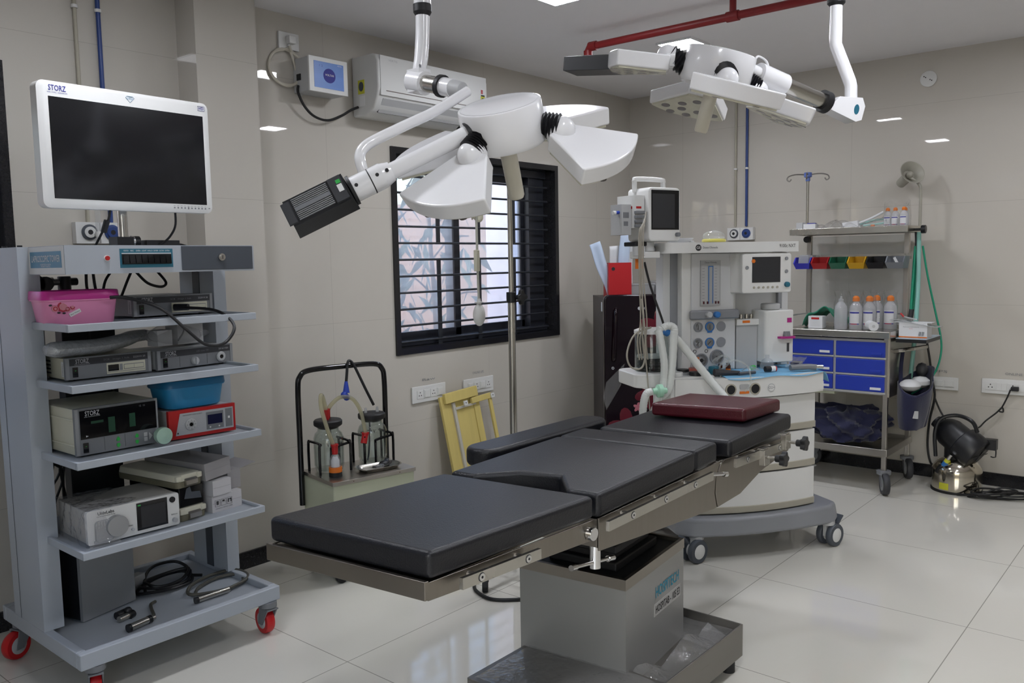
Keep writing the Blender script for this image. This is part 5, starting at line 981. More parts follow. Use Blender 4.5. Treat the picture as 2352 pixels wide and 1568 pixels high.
b.m('gauge_face').at(XZ); b.prism(rr(.185, .785, .232, .808, .008), .048, .0505); b.m('orange').prism(rr(.185, .765, .232, .776, .002), .048, .050); b.m('light_grey').prism(circ(.345, .785, .019, 22), .035, .048); b.m('mach_white').prism(circ(.345, .785, .015, 20), .035, .0488); b.at(); ztext(b, 'O2+', .012, .345, -.0492, .785, 'grey_plastic')
b.ob('worktop_desk', t, bev=.006)
b = MB('mach_white'); b.prism(rr(-.27, .04, -.03, .30, .05), .80, .862); b.box(-.12, .02, .75, .10, .20, .845); b.ob('breathing_block', t, bev=.006)
b = MB('mach_grey'); b.cyl((-.02, .10, .845), (-.02, .10, .858), .035); b.m('black_plastic').cyl((-.02, .10, .858), (-.02, .10, .870), .028); b.cyl((.02, .05, .845), (.02, .05, .862), .03); b.ob('valve_cap', t)
C0 = (-.145, .165)
b = MB('glass').at(tr(C0[0], C0[1], 0)); b.lathe([(.078, .865), (.078, 1.035), (.074, 1.045), (.074, 1.04), (.0755, .866)], 32); q = b.ob('bellows_canister', t)
b = MB('black_rubber').at(tr(C0[0], C0[1], 0)); b.lathe([(.07, .863)]+[((.066 if i % 2 else .058), .868+i*.008) for i in range(7)]+[(.05, .925), (0, .926)], 28); b.m('light_grey').lathe([(.068, .924), (.068, .934), (0, .936)], 28); b.ob('black_bellows', q)
b = MB('mach_white').at(tr(C0[0], C0[1], 0)); b.lathe([(.081, 1.035), (.081, 1.05), (.06, 1.058), (0, 1.058)], 28); b.ob('canister_lid', q)
# upper tower
b = MB('mach_panel'); b.box(-.045, .26, .84, -.008, .34, 1.40); b.m('mach_grey').box(-.008, .26, .84, .035, .33, 1.40); b.ob('column', t, bev=.003)
b = MB('mach_panel'); b.box(.60, .28, .84, .635, .34, 1.40); b.m('mach_grey').box(.58, .28, .84, .60, .34, 1.40); b.ob('column', t, bev=.003)
b = MB('mach_white'); b.box(.03, .215, .84, .31, .45, 1.40); b.m('mach_panel').box(.075, .205, .845, .300, .216, 1.395); b.ob('gas_panel', t, bev=.004)
b = MB('mach_white'); b.prism(rr(-.095, .12, .60, .52, .03), 1.397, 1.445); b.m('black_print').at(XZ); b.prism(circ(.066, 1.421, .0145, 22), -.12, -.1192); b.at(); ztext(b, 'GE', .012, .066, .1188, 1.421, 'white_print'); ztext(b, 'Datex-Ohmeda', .010, .125, .1188, 1.421, 'grey_plastic', .075, bold=.008); ztext(b, '9100c NXT', .016, .525, .1188, 1.424, 'black_print', .085); b.ob('top_shelf', t, bev=.006)
F_ = b = MB('gauge_face'); b.box(.118, .199, 1.150, .222, .206, 1.362); b.m('dark_grey'); ztext(b, 'Datex-Ohmeda', .008, .17, .1985, 1.352, 'dark_grey', .06)
b.m('light_grey'); [b.box(x, .198, 1.155, x+.030, .2, 1.340) for x in (.122, .185)]; b.m('gauge_blue'); [b.box(*q) for q in ((.158, .1975, 1.16, .162, .2, 1.336), (.158, .1975, 1.332, .182, .2, 1.336), (.180, .1975, 1.16, .183, .2, 1.336))]
b.m('grey_plastic'); [b.box(x, .197, z, x+.012, .199, z+.0015) for x in (.126, .190) for z in [1.17+.014*i for i in range(12)]]; b.m('maroon_leather'); [b.box(x, .196, 1.158, x+.008, .199, 1.170) for x in (.13, .15, .192, .206)]; b.ob('flowmeter_panel', t)
b = MB('mach_grey'); b.box(.060, .185, 1.085, .318, .206, 1.130, 0); g = b.ob('knob_ledge', t, bev=.010)
for x, m in ((.150, 'light_grey'), (.192, 'gauge_blue')): b = MB(m).at(tr(x, .185, 1.108) @ Matrix.Rotation(math.pi/2, 4, 'X')); b.lathe([(.015, 0), (.015, .018), (.011, .022), (0, .022)], 18); b.ob('flow_knob', g)
for ix, x in enumerate((.108, .168, .228)):
    for iz, z in enumerate((1.050, .975)):
        b = MB('gauge_blue' if ix == 1 else 'mach_grey').at(tr(x, .204, z) @ Matrix.Rotation(math.pi/2, 4, 'X'))
        if ix < 2:
            b.lathe([(.0235, 0), (.0235, .006), (.019, .006), (.019, .003)], 24, cap=False); b.m('gauge_face').lathe([(.019, .004), (0, .004)], 24); b.m('black_print'); b.box(-.001, -.012, .0045, .001, .010, .005) if iz == 0 else b.tube([(-.010, -.010, .0048), (.006, .006, .0048)], .001, 4, 1)
            if ix == 1: b.m('gauge_blue').box(-.012, -.028, 0, .012, -.020, .004)
            b.ob('pressure_gauge', t)
        else: b.m('mach_grey').lathe([(.0235, 0), (.0235, .003), (0, .003)], 24); b.ob('gauge_blank', t)
for x, z, r, dark in ((.125, .892, .033, 1), (.205, .905, .036, 0)):
    b = MB('mach_grey').at(tr(x, .204, z) @ Matrix.Rotation(math.pi/2, 4, 'X')); b.lathe([(r, 0), (r, .008), (r*.85, .008), (r*.85, .003)], 28, cap=False); b.m('gauge_face').lathe([(r*.85, .004), (0, .004)], 24); b.m('black_print'); [b.box(r*.62*math.cos(a)-.001, r*.62*math.sin(a)-.001, .0045, r*.62*math.cos(a)+.0012, r*.62*math.sin(a)+.0012, .005) for a in [i*.42 for i in range(15)]]; b.tube([(0, 0, .005), (r*.5, .0, .005)], .0012, 4, 1); b.cyl((0, 0, .004), (0, 0, .008), r*.25 if dark else r*.12); b.ob('pressure_gauge', t)
b = MB('black_print').at(XZ); [b.tube([(x+.008*math.cos(a), z+.008*math.sin(a), -.2035) for a in [i*.785 for i in range(8)]], .0012, 4, 1, True) for x, z in ((.092, .935), (.152, .935))]; b.at(); b.ob('panel_marks', t)
b = MB('mach_white'); P = [(.275, .20), (.305, .145), (.42, .125), (.545, .145), (.555, .22), (.275, .30)]; b.prism(P, 1.205, 1.395)
X = tr(.445, .124, 0)
g = b.ob('ventilator_display', t, bev=.008, seg=3)
b = MB('mach_white'); b.at(XZ); b.prism(rr(.292, 1.205, .550, 1.390, .012), -.150, -.122); b.at(); b.ob('bezel', g, bev=.006)
b = MB('matt_screen'); b.box(.342, .1205, 1.255, .490, .124, 1.374); b.ob('screen', g)
b = MB('mach_beige'); [b.cyl((.352+i*.0245, .123, 1.232), (.352+i*.0245, .1185, 1.232), .0055, n=12) for i in range(6)]; b.ob('soft_keys', g)
b = MB('mach_grey'); [b.cyl((x, .123, z), (x, .1185, z), .0085, n=14) for x, z in ((.315, 1.325), (.522, 1.365), (.522, 1.305))]; b.m('orange').cyl((.348, .123, 1.355), (.348, .1185, 1.355), .009, n=14); b.ob('side_keys', g)
b = MB('teal_print').at(tr(.524, .123, 1.243) @ Matrix.Rotation(math.pi/2, 4, 'X')); b.lathe([(.013, 0), (.012, .014), (0, .015)], 18); b.ob('rotary_knob', g)
b = MB('mach_panel'); b.box(.31, .30, .84, .60, .36, 1.395); b.m('light_grey').box(.318, .22, .84, .43, .30, 1.06); b.m('mach_white').box(.315, .21, 1.05, .435, .30, 1.078); b.m('orange').box(.345, .2092, 1.060, .385, .2102, 1.072); [b.m('steel').cyl((x, .25, 1.078), (x, .25, 1.10), .009, n=12) for x in (.335, .36, .39, .415)]; b.ob('vaporizer_mount', t, bev=.003)
b = MB('mach_white'); P = rr(.432, .15, .590, .29, .02); b.prism(P, .870, 1.120); b.m('light_grey').cyl((.50, .22, 1.12), (.50, .22, 1.150), .045); g = b.ob('vaporizer', t, bev=.006)
b = MB('magenta'); b.prism(rr(.497, .125, .587, .19, .02), .985, .995); b.box(.548, .148, 1.06, .572, .1502, 1.082); b.m('grey_plastic').cyl((.545, .15, .995), (.545, .15, 1.018), .020, .016); b.ob('dial', g)
b = MB('dark_grey'); b.box(.548, .148, .92, .560, .1502, .962); b.ob('sight_glass', g)
# drape and clutter on the desk
b = MB('drape_blue')
def dr(u, v):
    x = .13+u*.56; y = -.055+.06*(2*((x+.1)/.755)-1)**2+v*.40; z = .8385+.003*math.sin(13*u+7*v)*math.sin(9*v)
    e = max(0, (u-.93)/.07); z -= .045*e*e*(1.2-v*.6); y -= .0
    if v < .07: z -= .006*(.07-v)/.07*(1+math.sin(11*u))
    return (x, y, z)
b.grid(dr, 40, 24); b.thing('surgical_drape', 'light blue paper drape spread over the anaesthesia worktop', 'drape', AO, -35, solid=.0015)
def onA(x, y, z): return AX @ Vector((x, y, z))
ZD = .8435
b = MB('grey_plastic'); b.tube([(-.06, 0, .014), (.02, .004, .016), (.06, .003, .013), (.07, 0, .012)], .014, 10); b.m('chrome').cyl((.062, .002, .013), (.10, 0, .012), .011); b.thing('laryngoscope', 'grey and chrome laryngoscope handle lying on the right of the blue drape', 'laryngoscope', onA(.555, .03, ZD), -42)
b = MB('clear_plastic'); b.lathe([(.006, 0), (.030, .004), (.034, .018), (.024, .045), (.010, .055), (.010, .07)], 18); b.thing('breathing_mask', 'clear plastic mask standing on the blue drape before the vaporizer', 'mask', onA(.425, .12, ZD))
b = MB('dark_enamel'); b.cyl((-.045, 0, .008), (.012, .004, .008), .008); b.cyl((.016, .004, .008), (.045, .006, .008), .0075); b.thing('syringe', 'dark syringe lying near the front of the blue drape', 'syringe', onA(.245, -.01, ZD), -30)
b = MB('dark_grey'); b.tube([(-.06, .01, .016), (0, 0, .012), (.06, -.012, .008)], lambda q: .016*(1-.4*q), 8); b.thing('laryngoscope', 'dark laryngoscope lying at the left end of the blue drape', 'laryngoscope', onA(.155, .015, ZD), -30)
b = MB('brown_glass' if 'brown_glass' in MT else mat('brown_glass', '4a2414', .15, coat=.3)); b.cyl((0, 0, 0), (0, 0, .032), .012); b.m('orange').cyl((0, 0, .006), (0, 0, .016), .0122); b.m('dark_grey').cyl((0, 0, .032), (0, 0, .042), .009); b.thing('medicine_vial', 'brown medicine vial with orange label standing on the blue drape', 'vial', onA(.215, .11, ZD))
b = MB('brown_glass'); b.cyl((0, 0, 0), (0, 0, .030), .011); b.m('dark_grey').cyl((0, 0, .030), (0, 0, .038), .009); b.thing('medicine_vial', 'plain brown medicine vial standing behind the dark laryngoscope', 'vial', onA(.185, .13, ZD))
b = MB('green'); b.at(Matrix.Rotation(math.pi/2, 4, 'Y')); b.cyl((-.011, 0, -.012), (-.011, 0, .014), .011); b.at(); b.thing('cap', 'small bright green cap on the blue drape before the vaporizer', 'cap', onA(.355, .13, ZD))
b = MB('black_print'); b.at(Matrix.Rotation(math.pi/2, 4, 'Y')); b.cyl((-.014, 0, -.02), (-.014, 0, .008), .013); b.m('white_print').cyl((-.014, 0, .008), (-.014, 0, .03), .0135); b.m('red').cyl((-.014, 0, .03), (-.014, 0, .036), .013); b.at(); b.thing('medicine_vial', 'black and white medicine vial lying on its side on the blue drape', 'vial', onA(.385, .04, ZD), -35)
b = MB('clear_wrap'); b.grid(lambda u, v: (.09*(u-.5)+.01*math.sin(9*v), .07*(v-.5), .004+.022*math.sin(3.14*u)*math.sin(3.14*v)+.006*abs(math.sin(13*u+5*v))), 14, 12); b.thing('plastic_packet', 'crumpled clear packet lying in the middle of the blue drape', 'packet', onA(.30, .06, ZD))
b = MB('clear_wrap'); b.grid(lambda u, v: (.16*(u-.5), .07*(v-.5), .012+.028*u+.006*abs(math.sin(11*u+7*v))), 18, 10); b.m('navy_cloth').box(-.03, -.02, .018, .05, .02, .028); b.thing('plastic_packet', 'flat clear packet with dark contents at the right rear of the drape', 'packet', onA(.58, .12, ZD), 10)
b = MB('salmon' if 'salmon' in MT else mat('salmon', 'c4685a', .4)); b.cyl((0, 0, 0), (0, 0, .022), .034); b.m('clear_plastic').cyl((0, 0, .022), (0, 0, .06), .028, .018); b.m('orange').cyl((0, 0, .06), (0, 0, .072), .016); b.thing('humidifier_cup', 'salmon based clear cup with orange top at the left of the worktop', 'cup', onA(.06, .13, .8455))
b = MB('teal_print'); b.box(-.022, -.018, 0, .022, .018, .036); b.thing('bottle_cap_box', 'small teal box beside the salmon based cup on the worktop', 'box', onA(.115, .06, .8455), bev=.004)
film('hose_clear', (.92, .94, .92), 1.4, haze=.25, rough=.1)
b = MB('hose_clear'); b.tube([onA(.13, .03, .86), onA(.10, -.03, .90), onA(.15, -.06, .92), onA(.21, -.07, .89), onA(.215, -.09, .82), onA(.19, -.085, .78)], .004, 7, 6); b.tube([onA(.13, .02, .85), onA(.09, -.04, .80), onA(.13, -.09, .75), onA(.19, -.09, .74)], .004, 7, 6); b.tube([onA(.16, .10, .86), onA(.12, .08, .90), onA(.15, .04, .93), onA(.19, .05, .90), onA(.17, .09, .86)], .005, 7, 6)
b.thing('oxygen_tubing', 'thin clear tubing looping over the left edge of the blue drape', 'tubing')
def hose(name, label, P, r, m='hose_white'):
    b = MB(m); Q = smooth([onA(*p) for p in P], 12); n = len(Q)
    b.tube(Q, lambda q: r*(1+.045*math.sin(q*n*2.2)), 12, 1); return b.thing(name, label, 'hose')
hose('breathing_hose', 'short white corrugated hose curving down from the mint green filter', [(-.245, -.060, .803), (-.268, -.058, .795), (-.278, -.05, .76), (-.275, -.03, .70), (-.262, -.01, .64)], .0165)
b_ = hose('breathing_hose', 'white corrugated breathing hose hanging in front of the glass bellows', [(-.21, .0, .70), (-.190, -.005, .76), (-.17, -.005, .80), (-.162, 0, .85), (-.16, 0, .92), (-.17, .02, 1.03), (-.178, .03, 1.062)], .0165)
hose('breathing_hose', 'white corrugated breathing hose arching over and down on the right of the glass bellows', [(-.18, .03, .76), (-.145, 0, .79), (-.125, .0, .88), (-.105, .02, 1.02), (-.10, .03, 1.065), (-.125, .04, 1.075), (-.15, .04, 1.062)], .0185)
hose('breathing_hose', 'white straight breathing hose slanting from the blue connector down to the pillow', [(-.11, .05, 1.045), (-.06, .03, .99), (.02, -.02, .87), (.07, -.07, .79), (.09, -.10, .755)], .0185)
b = MB('hose_white'); b.cyl(onA(-.175, .035, 1.065), onA(-.15, .04, 1.06), .013); b.m('gauge_blue').cyl(onA(-.15, .04, 1.06), onA(-.12, .045, 1.045), .016, .019); b.m('hose_white').cyl(onA(-.12, .045, 1.046), onA(-.10, .048, 1.036), .019)
b.thing('y_connector', 'white and blue hose connector at the top of the breathing hoses', 'connector')
b = MB('mint' if 'mint' in MT else mat('mint', 'a0cdb4', .3)); b.at(AX @ tr(-.212, -.060, .803) @ Matrix.Rotation(math.pi/2, 4, 'Y')); b.lathe([(.012, -.03), (.016, -.012), (.029, -.006), (.030, .012), (.016, .018), (.013, .035)], 20); b.at(); b.thing('breathing_filter', 'round mint green breathing filter on the hose left of the bellows', 'filter')
# patient monitor on its arm
t = T('patient_monitor', 'white patient monitor with dark screen and carrying handle on the machine arm', 'monitor', onA(-.185, .10, 1.452), -18)
b = MB('mach_white'); b.at(XZ); b.prism(rr(0, 0, .185, .240, .018), -.15, .0); b.at(); q = b.ob('housing', t, bev=.008, seg=3)
b = MB('screen'); b.box(.012, -.0015, .052, .176, .002, .228); b.m('matt_screen').box(.018, -.002, .060, .150, .001, .212); b.ob('screen', t)
b = MB('grey_plastic'); b.cyl((.163, -.0, .03), (.163, -.016, .03), .010); b.ob('trim_knob', t)
b = MB('mach_white'); b.tube([(.0, .10, .225), (.0, .10, .27), (.01, .10, .283), (.16, .10, .283), (.17, .10, .270), (.17, .10, .225)], .011, 8, 3); b.ob('handle', t)
b = MB('mach_white'); b.box(-.060, .03, .06, -.002, .15, .205); b.m('red').box(-.0605, .045, .145, -.0595, .085, .157) ; b.m('red').box(-.05, .0292, .146, -.02, .0305, .156); b.ob('module_rack', t, bev=.006)
for i in range(4): b = MB('grey_plastic'); b.box(-.062+.0, .015, .062+i*.020, -.010, .032, .076+i*.020); b.ob('lead_plug', t, bev=.003)
b = MB('light_grey'); b.box(-.115, .05, .03, -.062, .13, .165); b.m('grey_plastic').box(-.108, .049, .105, -.075, .0505, .130); b.box(-.105, .049, .07, -.08, .0505, .09); b.m('blue').cyl((-.115, .07, .13), (-.135, .07, .128), .007); b.m('white_plastic').cyl((-.135, .07, .128), (-.15, .07, .127), .009); b.ob('gas_module', t, bev=.005)
b = MB('mach_panel'); b.cyl((.05, .07, -.045), (.05, .07, 0), .03); b.m('black_rubber').box(-.04, .05, -.020, .06, .13, -.001); b.m('mach_panel').tube([(.05, .07, -.035), (.10, .10, -.035), (.155, .16, -.03)], .018, 10); b.cyl((-.01, .06, -.065), (-.01, .06, -.02), .028); b.m('mach_white').box(-.03, .04, -.075, .1, .10, -.045); b.ob('swivel_arm', t, bev=.004)
b = MB('beige_lead' if 'beige_lead' in MT else mat('beige_lead', '9c968a', .45))
for i, dx in enumerate((0, .006, .012, .02)):
    b.tube([onA(-.215+dx*.3, .08, 1.52+.02*i), onA(-.255+dx, .05, 1.49), onA(-.255+dx, .05, 1.30), onA(-.25+dx+.01*(i % 2), .05, 1.10), onA(-.265+dx*2, .05, 1.02), onA(-.26+dx*2, .04, .93)], .0032, 6, 6)
b.tube([onA(-.245, .05, 1.2), onA(-.235, .03, 1.0), onA(-.25, .03, .90), onA(-.30, .04, .90), (onA(-.315, .05, .96)), onA(-.27, .07, 1.04), onA(-.19, .07, 1.07)], .0045, 6, 6); b.tube([onA(-.25, .05, 1.1), onA(-.235, .02, .9), onA(-.228, .0, .70)], .003, 6, 6)
b.thing('monitor_leads', 'bundle of beige monitor leads hanging down left of the anaesthesia machine', 'leads')
b = MB('cord_black'); b.tube([onA(-.20, .12, 1.36), onA(-.17, .12, 1.25), onA(-.13, .10, 1.12), onA(-.115, .09, 1.062)], .0055, 7, 6); b.thing('monitor_cable', 'black cable slanting from the monitor arm to the glass bellows lid', 'cable')
b = MB('orange'); b.box(0, 0, 0, .035, .006, .045); b.m('black_print').cyl((.018, -.0005, .03), (.018, .002, .03), .005); b.thing('hanging_tag', 'small orange tag hanging behind the monitor leads', 'tag', onA(-.225, .16, 1.33), -30)
b = MB('clear_plastic'); b.ball((0, 0, .03), .05, 16, (1.3, 1, .6)); b.m('yellow_soft' if 'yellow_soft' in MT else mat('yellow_soft', 'c8c05a', .4)); b.at(Matrix.Diagonal((1.3, 1, 1, 1))); b.ring(.045, .009, .009, 24, 8); b.at()
b.thing('face_mask', 'clear anaesthesia face mask with yellow rim lying on top of the machine', 'mask', onA(.24, .30, 1.446), 0)
b = MB('paper')
for i in range(4): b.at(zrot(7*i) @ tr(.01*i, 0, .006*i)); b.box(-.07, -.05, 0, .07, .05, .005)
b.at(); b.thing('paper_stack', 'loose white papers lying on top of the machine left of the yellow mask', 'papers', onA(.07, .30, 1.446), 15)
# ================================================================ crash trolley on the right wall
KO = Vector((-.585, -1.475, 0)); KX = tr(*KO) @ zrot(-90)
def onK(x, y, z): return KX @ Vector((x, y, z))
mat('drawer_blue', '1c35a0', .4, vary=.03)
t = T('crash_trolley', 'steel medical trolley with six blue drawers and raised shelf by the right wall', 'trolley', KO, -90)
for x, y in ((.02, .03), (.58, .03), (.02, .49), (.58, .49)):
    b = MB('brushed_steel'); b.box(x-.013, y-.013, .125, x+.013, y+.013, .90 if y < .2 else .90); b.ob('leg', t, bev=.002)
    caster('caster', t, x, y, .135, .064, .034, 'dark_grey', 'mid_grey', 'grey_plastic', 200 if x < .3 else -60)
b = MB('brushed_steel'); b.box(.0, .01, .218, .60, .022, .258); b.box(0, .498, .218, .60, .51, .258); b.box(0, .022, .218, .012, .498, .258); b.box(.588, .022, .218, .60, .498, .258); b.box(.012, .022, .225, .588, .498, .232); b.ob('lower_tray', t, bev=.002)
b = MB('brushed_steel'); b.box(.585, .03, .56, .60, .50, .90); b.ob('side_panel', t)
b = MB('brushed_steel'); b.box(0, .03, .56, .012, .50, .90); b.ob('side_panel', t)
b = MB('light_grey'); b.box(.012, .02, .572, .585, .48, .89); b.m('pale_green').box(.012, .03, .555, .29, .48, .572); g = b.ob('drawer_cabinet', t, bev=.002)
for ix, (x0, x1) in enumerate(((.022, .285), (.302, .578))):
    for iz in range(3):
        z1 = .876-iz*.100; b = MB('drawer_blue'); b.box(x0, .006, z1-.086, x1, .022, z1); q = b.ob('drawer', t, bev=.003)
        b = MB('light_grey'); b.box(x0-.004, .010, z1-.096, x1+.004, .022, z1-.087); b.ob('drawer_rail', q)
        b = MB('paper' if (ix == 0 or iz == 2) else 'drawer_blue'); b.box(x1-.078, .001, z1-.074, x1-.018, .0065, z1-.060); b.ob('label_holder', q, bev=.001)
b = MB('steel'); b.box(-.005, -.01, .898, .608, .52, .940); b.ob('worktop', t, bev=.006, seg=3)
b = MB('chrome'); b.tube([(.01, .03, .94), (.01, .03, 1.0), (.01, .06, 1.012), (.01, .30, 1.012), (.01, .33, 1.0), (.01, .33, .94)], .005, 8, 3); b.tube([(.20, .50, .94), (.20, .50, 1.0), (.23, .50, 1.01), (.56, .50, 1.01), (.59, .50, 1.0), (.59, .50, .94)], .005, 8, 3); b.ob('guard_rail', t)
for x in (.012, .592): b = MB('brushed_steel'); b.box(x-.014, .32, .94, x+.014, .348, 1.50); b.ob('upright', t, bev=.002)
b = MB('steel'); b.box(-.05, .16, 1.500, .64, .172, 1.538); b.box(-.05, .48, 1.500, .64, .492, 1.538); b.box(-.05, .172, 1.500, -.038, .48, 1.538); b.box(.628, .172, 1.500, .64, .48, 1.538); b.box(-.038, .172, 1.520, .628, .48, 1.526); b.ob('upper_shelf', t, bev=.002)
b = MB('steel'); b.box(-.03, .315, 1.345, .62, .322, 1.378); b.ob('bin_rail', t)
b = MB('black_plastic'); b.cyl((.012, .31, 1.475), (.012, .275, 1.475), .020); b.ob('clamp_knob', t, bev=.003); b = MB('black_plastic'); b.cyl((.64, .30, 1.515), (.675, .30, 1.515), .008); b.cyl((.675, .30, 1.515), (.70, .30, 1.515), .024); b.ob('side_knob', t, bev=.003)
b = MB('black_plastic'); b.box(.612, .08, .875, .775, .38, .895); b.m('shelf_blue' if 'shelf_blue' in MT else mat('shelf_blue', 'a9b9c8', .3)).box(.612, .08, .895, .775, .38, .900); b.ob('side_board', t, bev=.001)
b = MB('steel'); b.tube([(.60, .10, .82), (.65, .10, .83), (.72, .30, .835)], .012, 8, 3); b.ob('side_arm', t)
b = MB('clear_plastic'); b.box(.026, .33, .96, .58, .334, 1.49); b.ob('rear_panel', t)
# drip hooks on the trolley
t = T('drip_hook', 'thin steel drip pole with blue hub and four hooks on the trolley', 'drip pole', onK(-.005, .33, 1.539), -90)
b = MB('steel'); b.cyl((0, 0, 0), (0, 0, .335), .0085, n=12); b.ob('pole', t); b = MB('drape_blue_hub' if 'drape_blue_hub' in MT else mat('drape_blue_hub', '5a6fae', .4)); b.cyl((0, 0, .30), (0, 0, .325), .014); b.cyl((0, 0, .325), (0, 0, .355), .024); b.ob('hub', t, bev=.004)
b = MB('dull_steel'); [b.tube([(0, 0, .34), (c*.07, s*.07, .345), (c*.115, s*.115, .335), (c*.125, s*.125, .315), (c*.11, s*.11, .305), (c*.10, s*.10, .318)], .004, 6, 5) for c, s in ((.95, .3), (-.95, -.3), (.3, -.95), (-.3, .95))]; b.ob('hooks', t)
# storage bins
for i, (m, nm) in enumerate((('bin_blue', 'blue'), ('bin_red', 'red'), ('bin_green', 'green'), ('bin_yellow', 'yellow'), ('bin_black', 'black'), ('bin_grey', 'grey'))):
    mat(m, ('3434b4', 'a81a1e', '0f5a40', 'c89a16', '101116', '74787f')[i], .4)
    t = T('storage_bin', nm+' plastic storage bin hung on the rail of the trolley', 'storage bin', onK(-.032+i*.109, .18, 1.292), -90, 'coloured bins on the trolley rail')
    b = MB(m); w, d, h = .102, .133, .072; x = .004
    b.add([(.010, .02, 0), (w-.010, .02, 0), (w-.010, d, 0), (.010, d, 0), (0, 0, h*.5), (w, 0, h*.5), (w, d, h), (0, d, h), (0, 0.0, h*.5), (.012, .022, .004), (w-.012, .022, .004), (w-.012, d-.003, .004), (.012, d-.003, .004), (.006, .004, h*.5), (w-.006, .004, h*.5), (w-.006, d-.003, h), (.006, d-.003, h), (0, .035, h), (w, .035, h), (.006, .036, h), (w-.006, .036, h)],
          [(0, 3, 2, 1), (0, 1, 5, 4), (1, 2, 6, 18, 5), (3, 0, 4, 17, 7), (2, 3, 7, 6), (9, 10, 11, 12), (9, 13, 14, 10), (10, 14, 20, 15, 11), (12, 16, 19, 13, 9), (11, 15, 16, 12), (4, 5, 14, 13), (5, 18, 20, 14), (17, 4, 13, 19), (18, 6, 15, 20), (7, 17, 19, 16), (6, 7, 16, 15)])
    b.ob('body', t, flat=True)
b = MB('milky_plastic'); b.box(.015, .03, .005, .088, .11, .085, .006); b.thing('packet_bundle', 'bundle of clear packets in the blue storage bin', 'packets', onK(-.032, .18, 1.294), -90, bev=.006)
b = MB('paper'); b.at(Matrix.Rotation(-.5, 4, 'Y')); b.box(.0, 0, 0, .014, .003, .06); b.thing('paper_strip', 'pale strip sticking up in the grey storage bin', 'strip', onK(.575, .22, 1.300), -90)
# bottles
def bottle(label, x, y, cap, h=.195, r=.037, pump=False, z=.9405, small=False):
    t = T('saline_bottle', label, 'bottle', onK(x, y, z), -90)
    b = MB('bottle_body' if 'bottle_body' in MT else film('bottle_body', (.95, .95, .97), 1.4, haze=.55, hcol=(.86, .87, .90), rough=.12)); b.lathe([(r*.92, 0), (r, .006), (r, h*.60), (r*.93, h*.68), (r*.6, h*.78), (r*.38, h*.82), (r*.38, h*.86)], 26); b.ob('body', t)
    if not pump:
        b = MB('paper'); n = 8; L = .0008
        V = []; F = []
        for i in range(n+1):
            a = -2.3+1.5*i/n; V += [((r+L)*math.cos(a), (r+L)*math.sin(a), h*.14), ((r+L)*math.cos(a), (r+L)*math.sin(a), h*.56)]
        b.add(V, [(2*i, 2*i+2, 2*i+3, 2*i+1) for i in range(n)])
        for z0, z1, m in ((.15, .18, 'blue_print'), (.48, .53, 'blue_print'), (.155, .175, 'red')):
            V = []
            for i in range(n+1):
                a = -2.3+1.5*i/n; a = -2.1+1.0*i/n if m == 'red' else a; q = r+L+(.001 if m == 'red' else .0005); V += [(q*math.cos(a), q*math.sin(a), h*z0), (q*math.cos(a), q*math.sin(a), h*z1)]
            b.m(m).add(V, [(2*i, 2*i+2, 2*i+3, 2*i+1) for i in range(n)])
        b.ob('paper_label', t)
        b = MB('cap_orange' if 'cap_orange' in MT else mat('cap_orange', 'd9731c', .45)); b.lathe([(r*.52, h*.84), (r*.55, h*.86), (r*.52, h*.95), (r*.25, h), (0, h)], 20); b.ob('cap', t)
    else:
        b = MB('milky_plastic'); b.lathe([(r*.4, h*.84), (r*.4, h*.9), (r*.2, h*.92), (r*.12, h*1.0), (0, h)], 16); b.ob('spout', t)
    if not small:
        b = MB('wrap_bag' if 'wrap_bag' in MT else film('wrap_bag', (.98, .98, .98), 1.4, haze=.03, rough=.08, bump=.8, bs=40)); n = 22
        S = [(r*1.06, .002), (r*1.08, h*.5), (r*1.04, h*.75), (r*.85, h*.95), (r*1.05, h*1.13)]
        V = [(q*(1+.10*math.sin(5*a+z*60)*(z/h))*math.cos(a), q*(1+.10*math.sin(4*a+z*50)*(z/h))*math.sin(a), z+(.012*math.sin(6*a) if z > h else 0)) for q, z in S for a in [2*math.pi*i/n for i in range(n)]]
        b.add(V, [(i*n+j, i*n+(j+1) % n, (i+1)*n+(j+1) % n, (i+1)*n+j) for i in range(len(S)-1) for j in range(n)]); b.ob('plastic_wrap', t)
    return t
bottle('clear bottle with white spout in a bag on the trolley worktop, leftmost bottle', .305, .07, None, .195, .037, True)
bottle('orange capped saline bottle, second from left on the trolley worktop', .385, .09, 1)
bottle('orange capped saline bottle in the middle of the trolley worktop, behind the white roll', .452, .12, 1)
bottle('orange capped saline bottle half hidden behind the middle one on the trolley worktop', .462, .22, 1)
bottle('orange capped saline bottle at the right end of the trolley worktop beside the printed box', .545, .20, 1)
for i, (x, y, lab) in enumerate(((.500, .26, 'small orange capped bottle in a clear pack on the top shelf, leftmost'), (.545, .25, 'small orange capped bottle on the top shelf, second from the left of the pack'), (.590, .28, 'small orange capped bottle on the top shelf, third in the pack'), (.60, .22, 'small orange capped bottle on the top shelf, rightmost in the pack'))):
    bottle(lab, x, y, 1, .118, .022, False, 1.5275, True)
b = MB('wrap_bag'); b.grid(lambda u, v: (.055*math.cos(6.283*u)*(1.25+.1*math.sin(20*u+3*v)), .045*math.sin(6.283*u)*(1.2+.1*math.sin(17*u+4*v)), .002+.15*v+.015*math.sin(19*u)*v), 40, 8); b.thing('clear_pack', 'crinkled clear film wrapped round the small bottles on the top shelf', 'film', onK(.555, .255, 1.5275), -90)
b = MB('paper'); b.box(0, 0, 0, .085, .06, .072); b.m('red').box(.018, -.0008, .052, .066, .001, .064); b.m('light_grey'); [b.box(.012, -.0006, .014+.009*i, .07, .001, .016+.009*i) for i in range(4)]
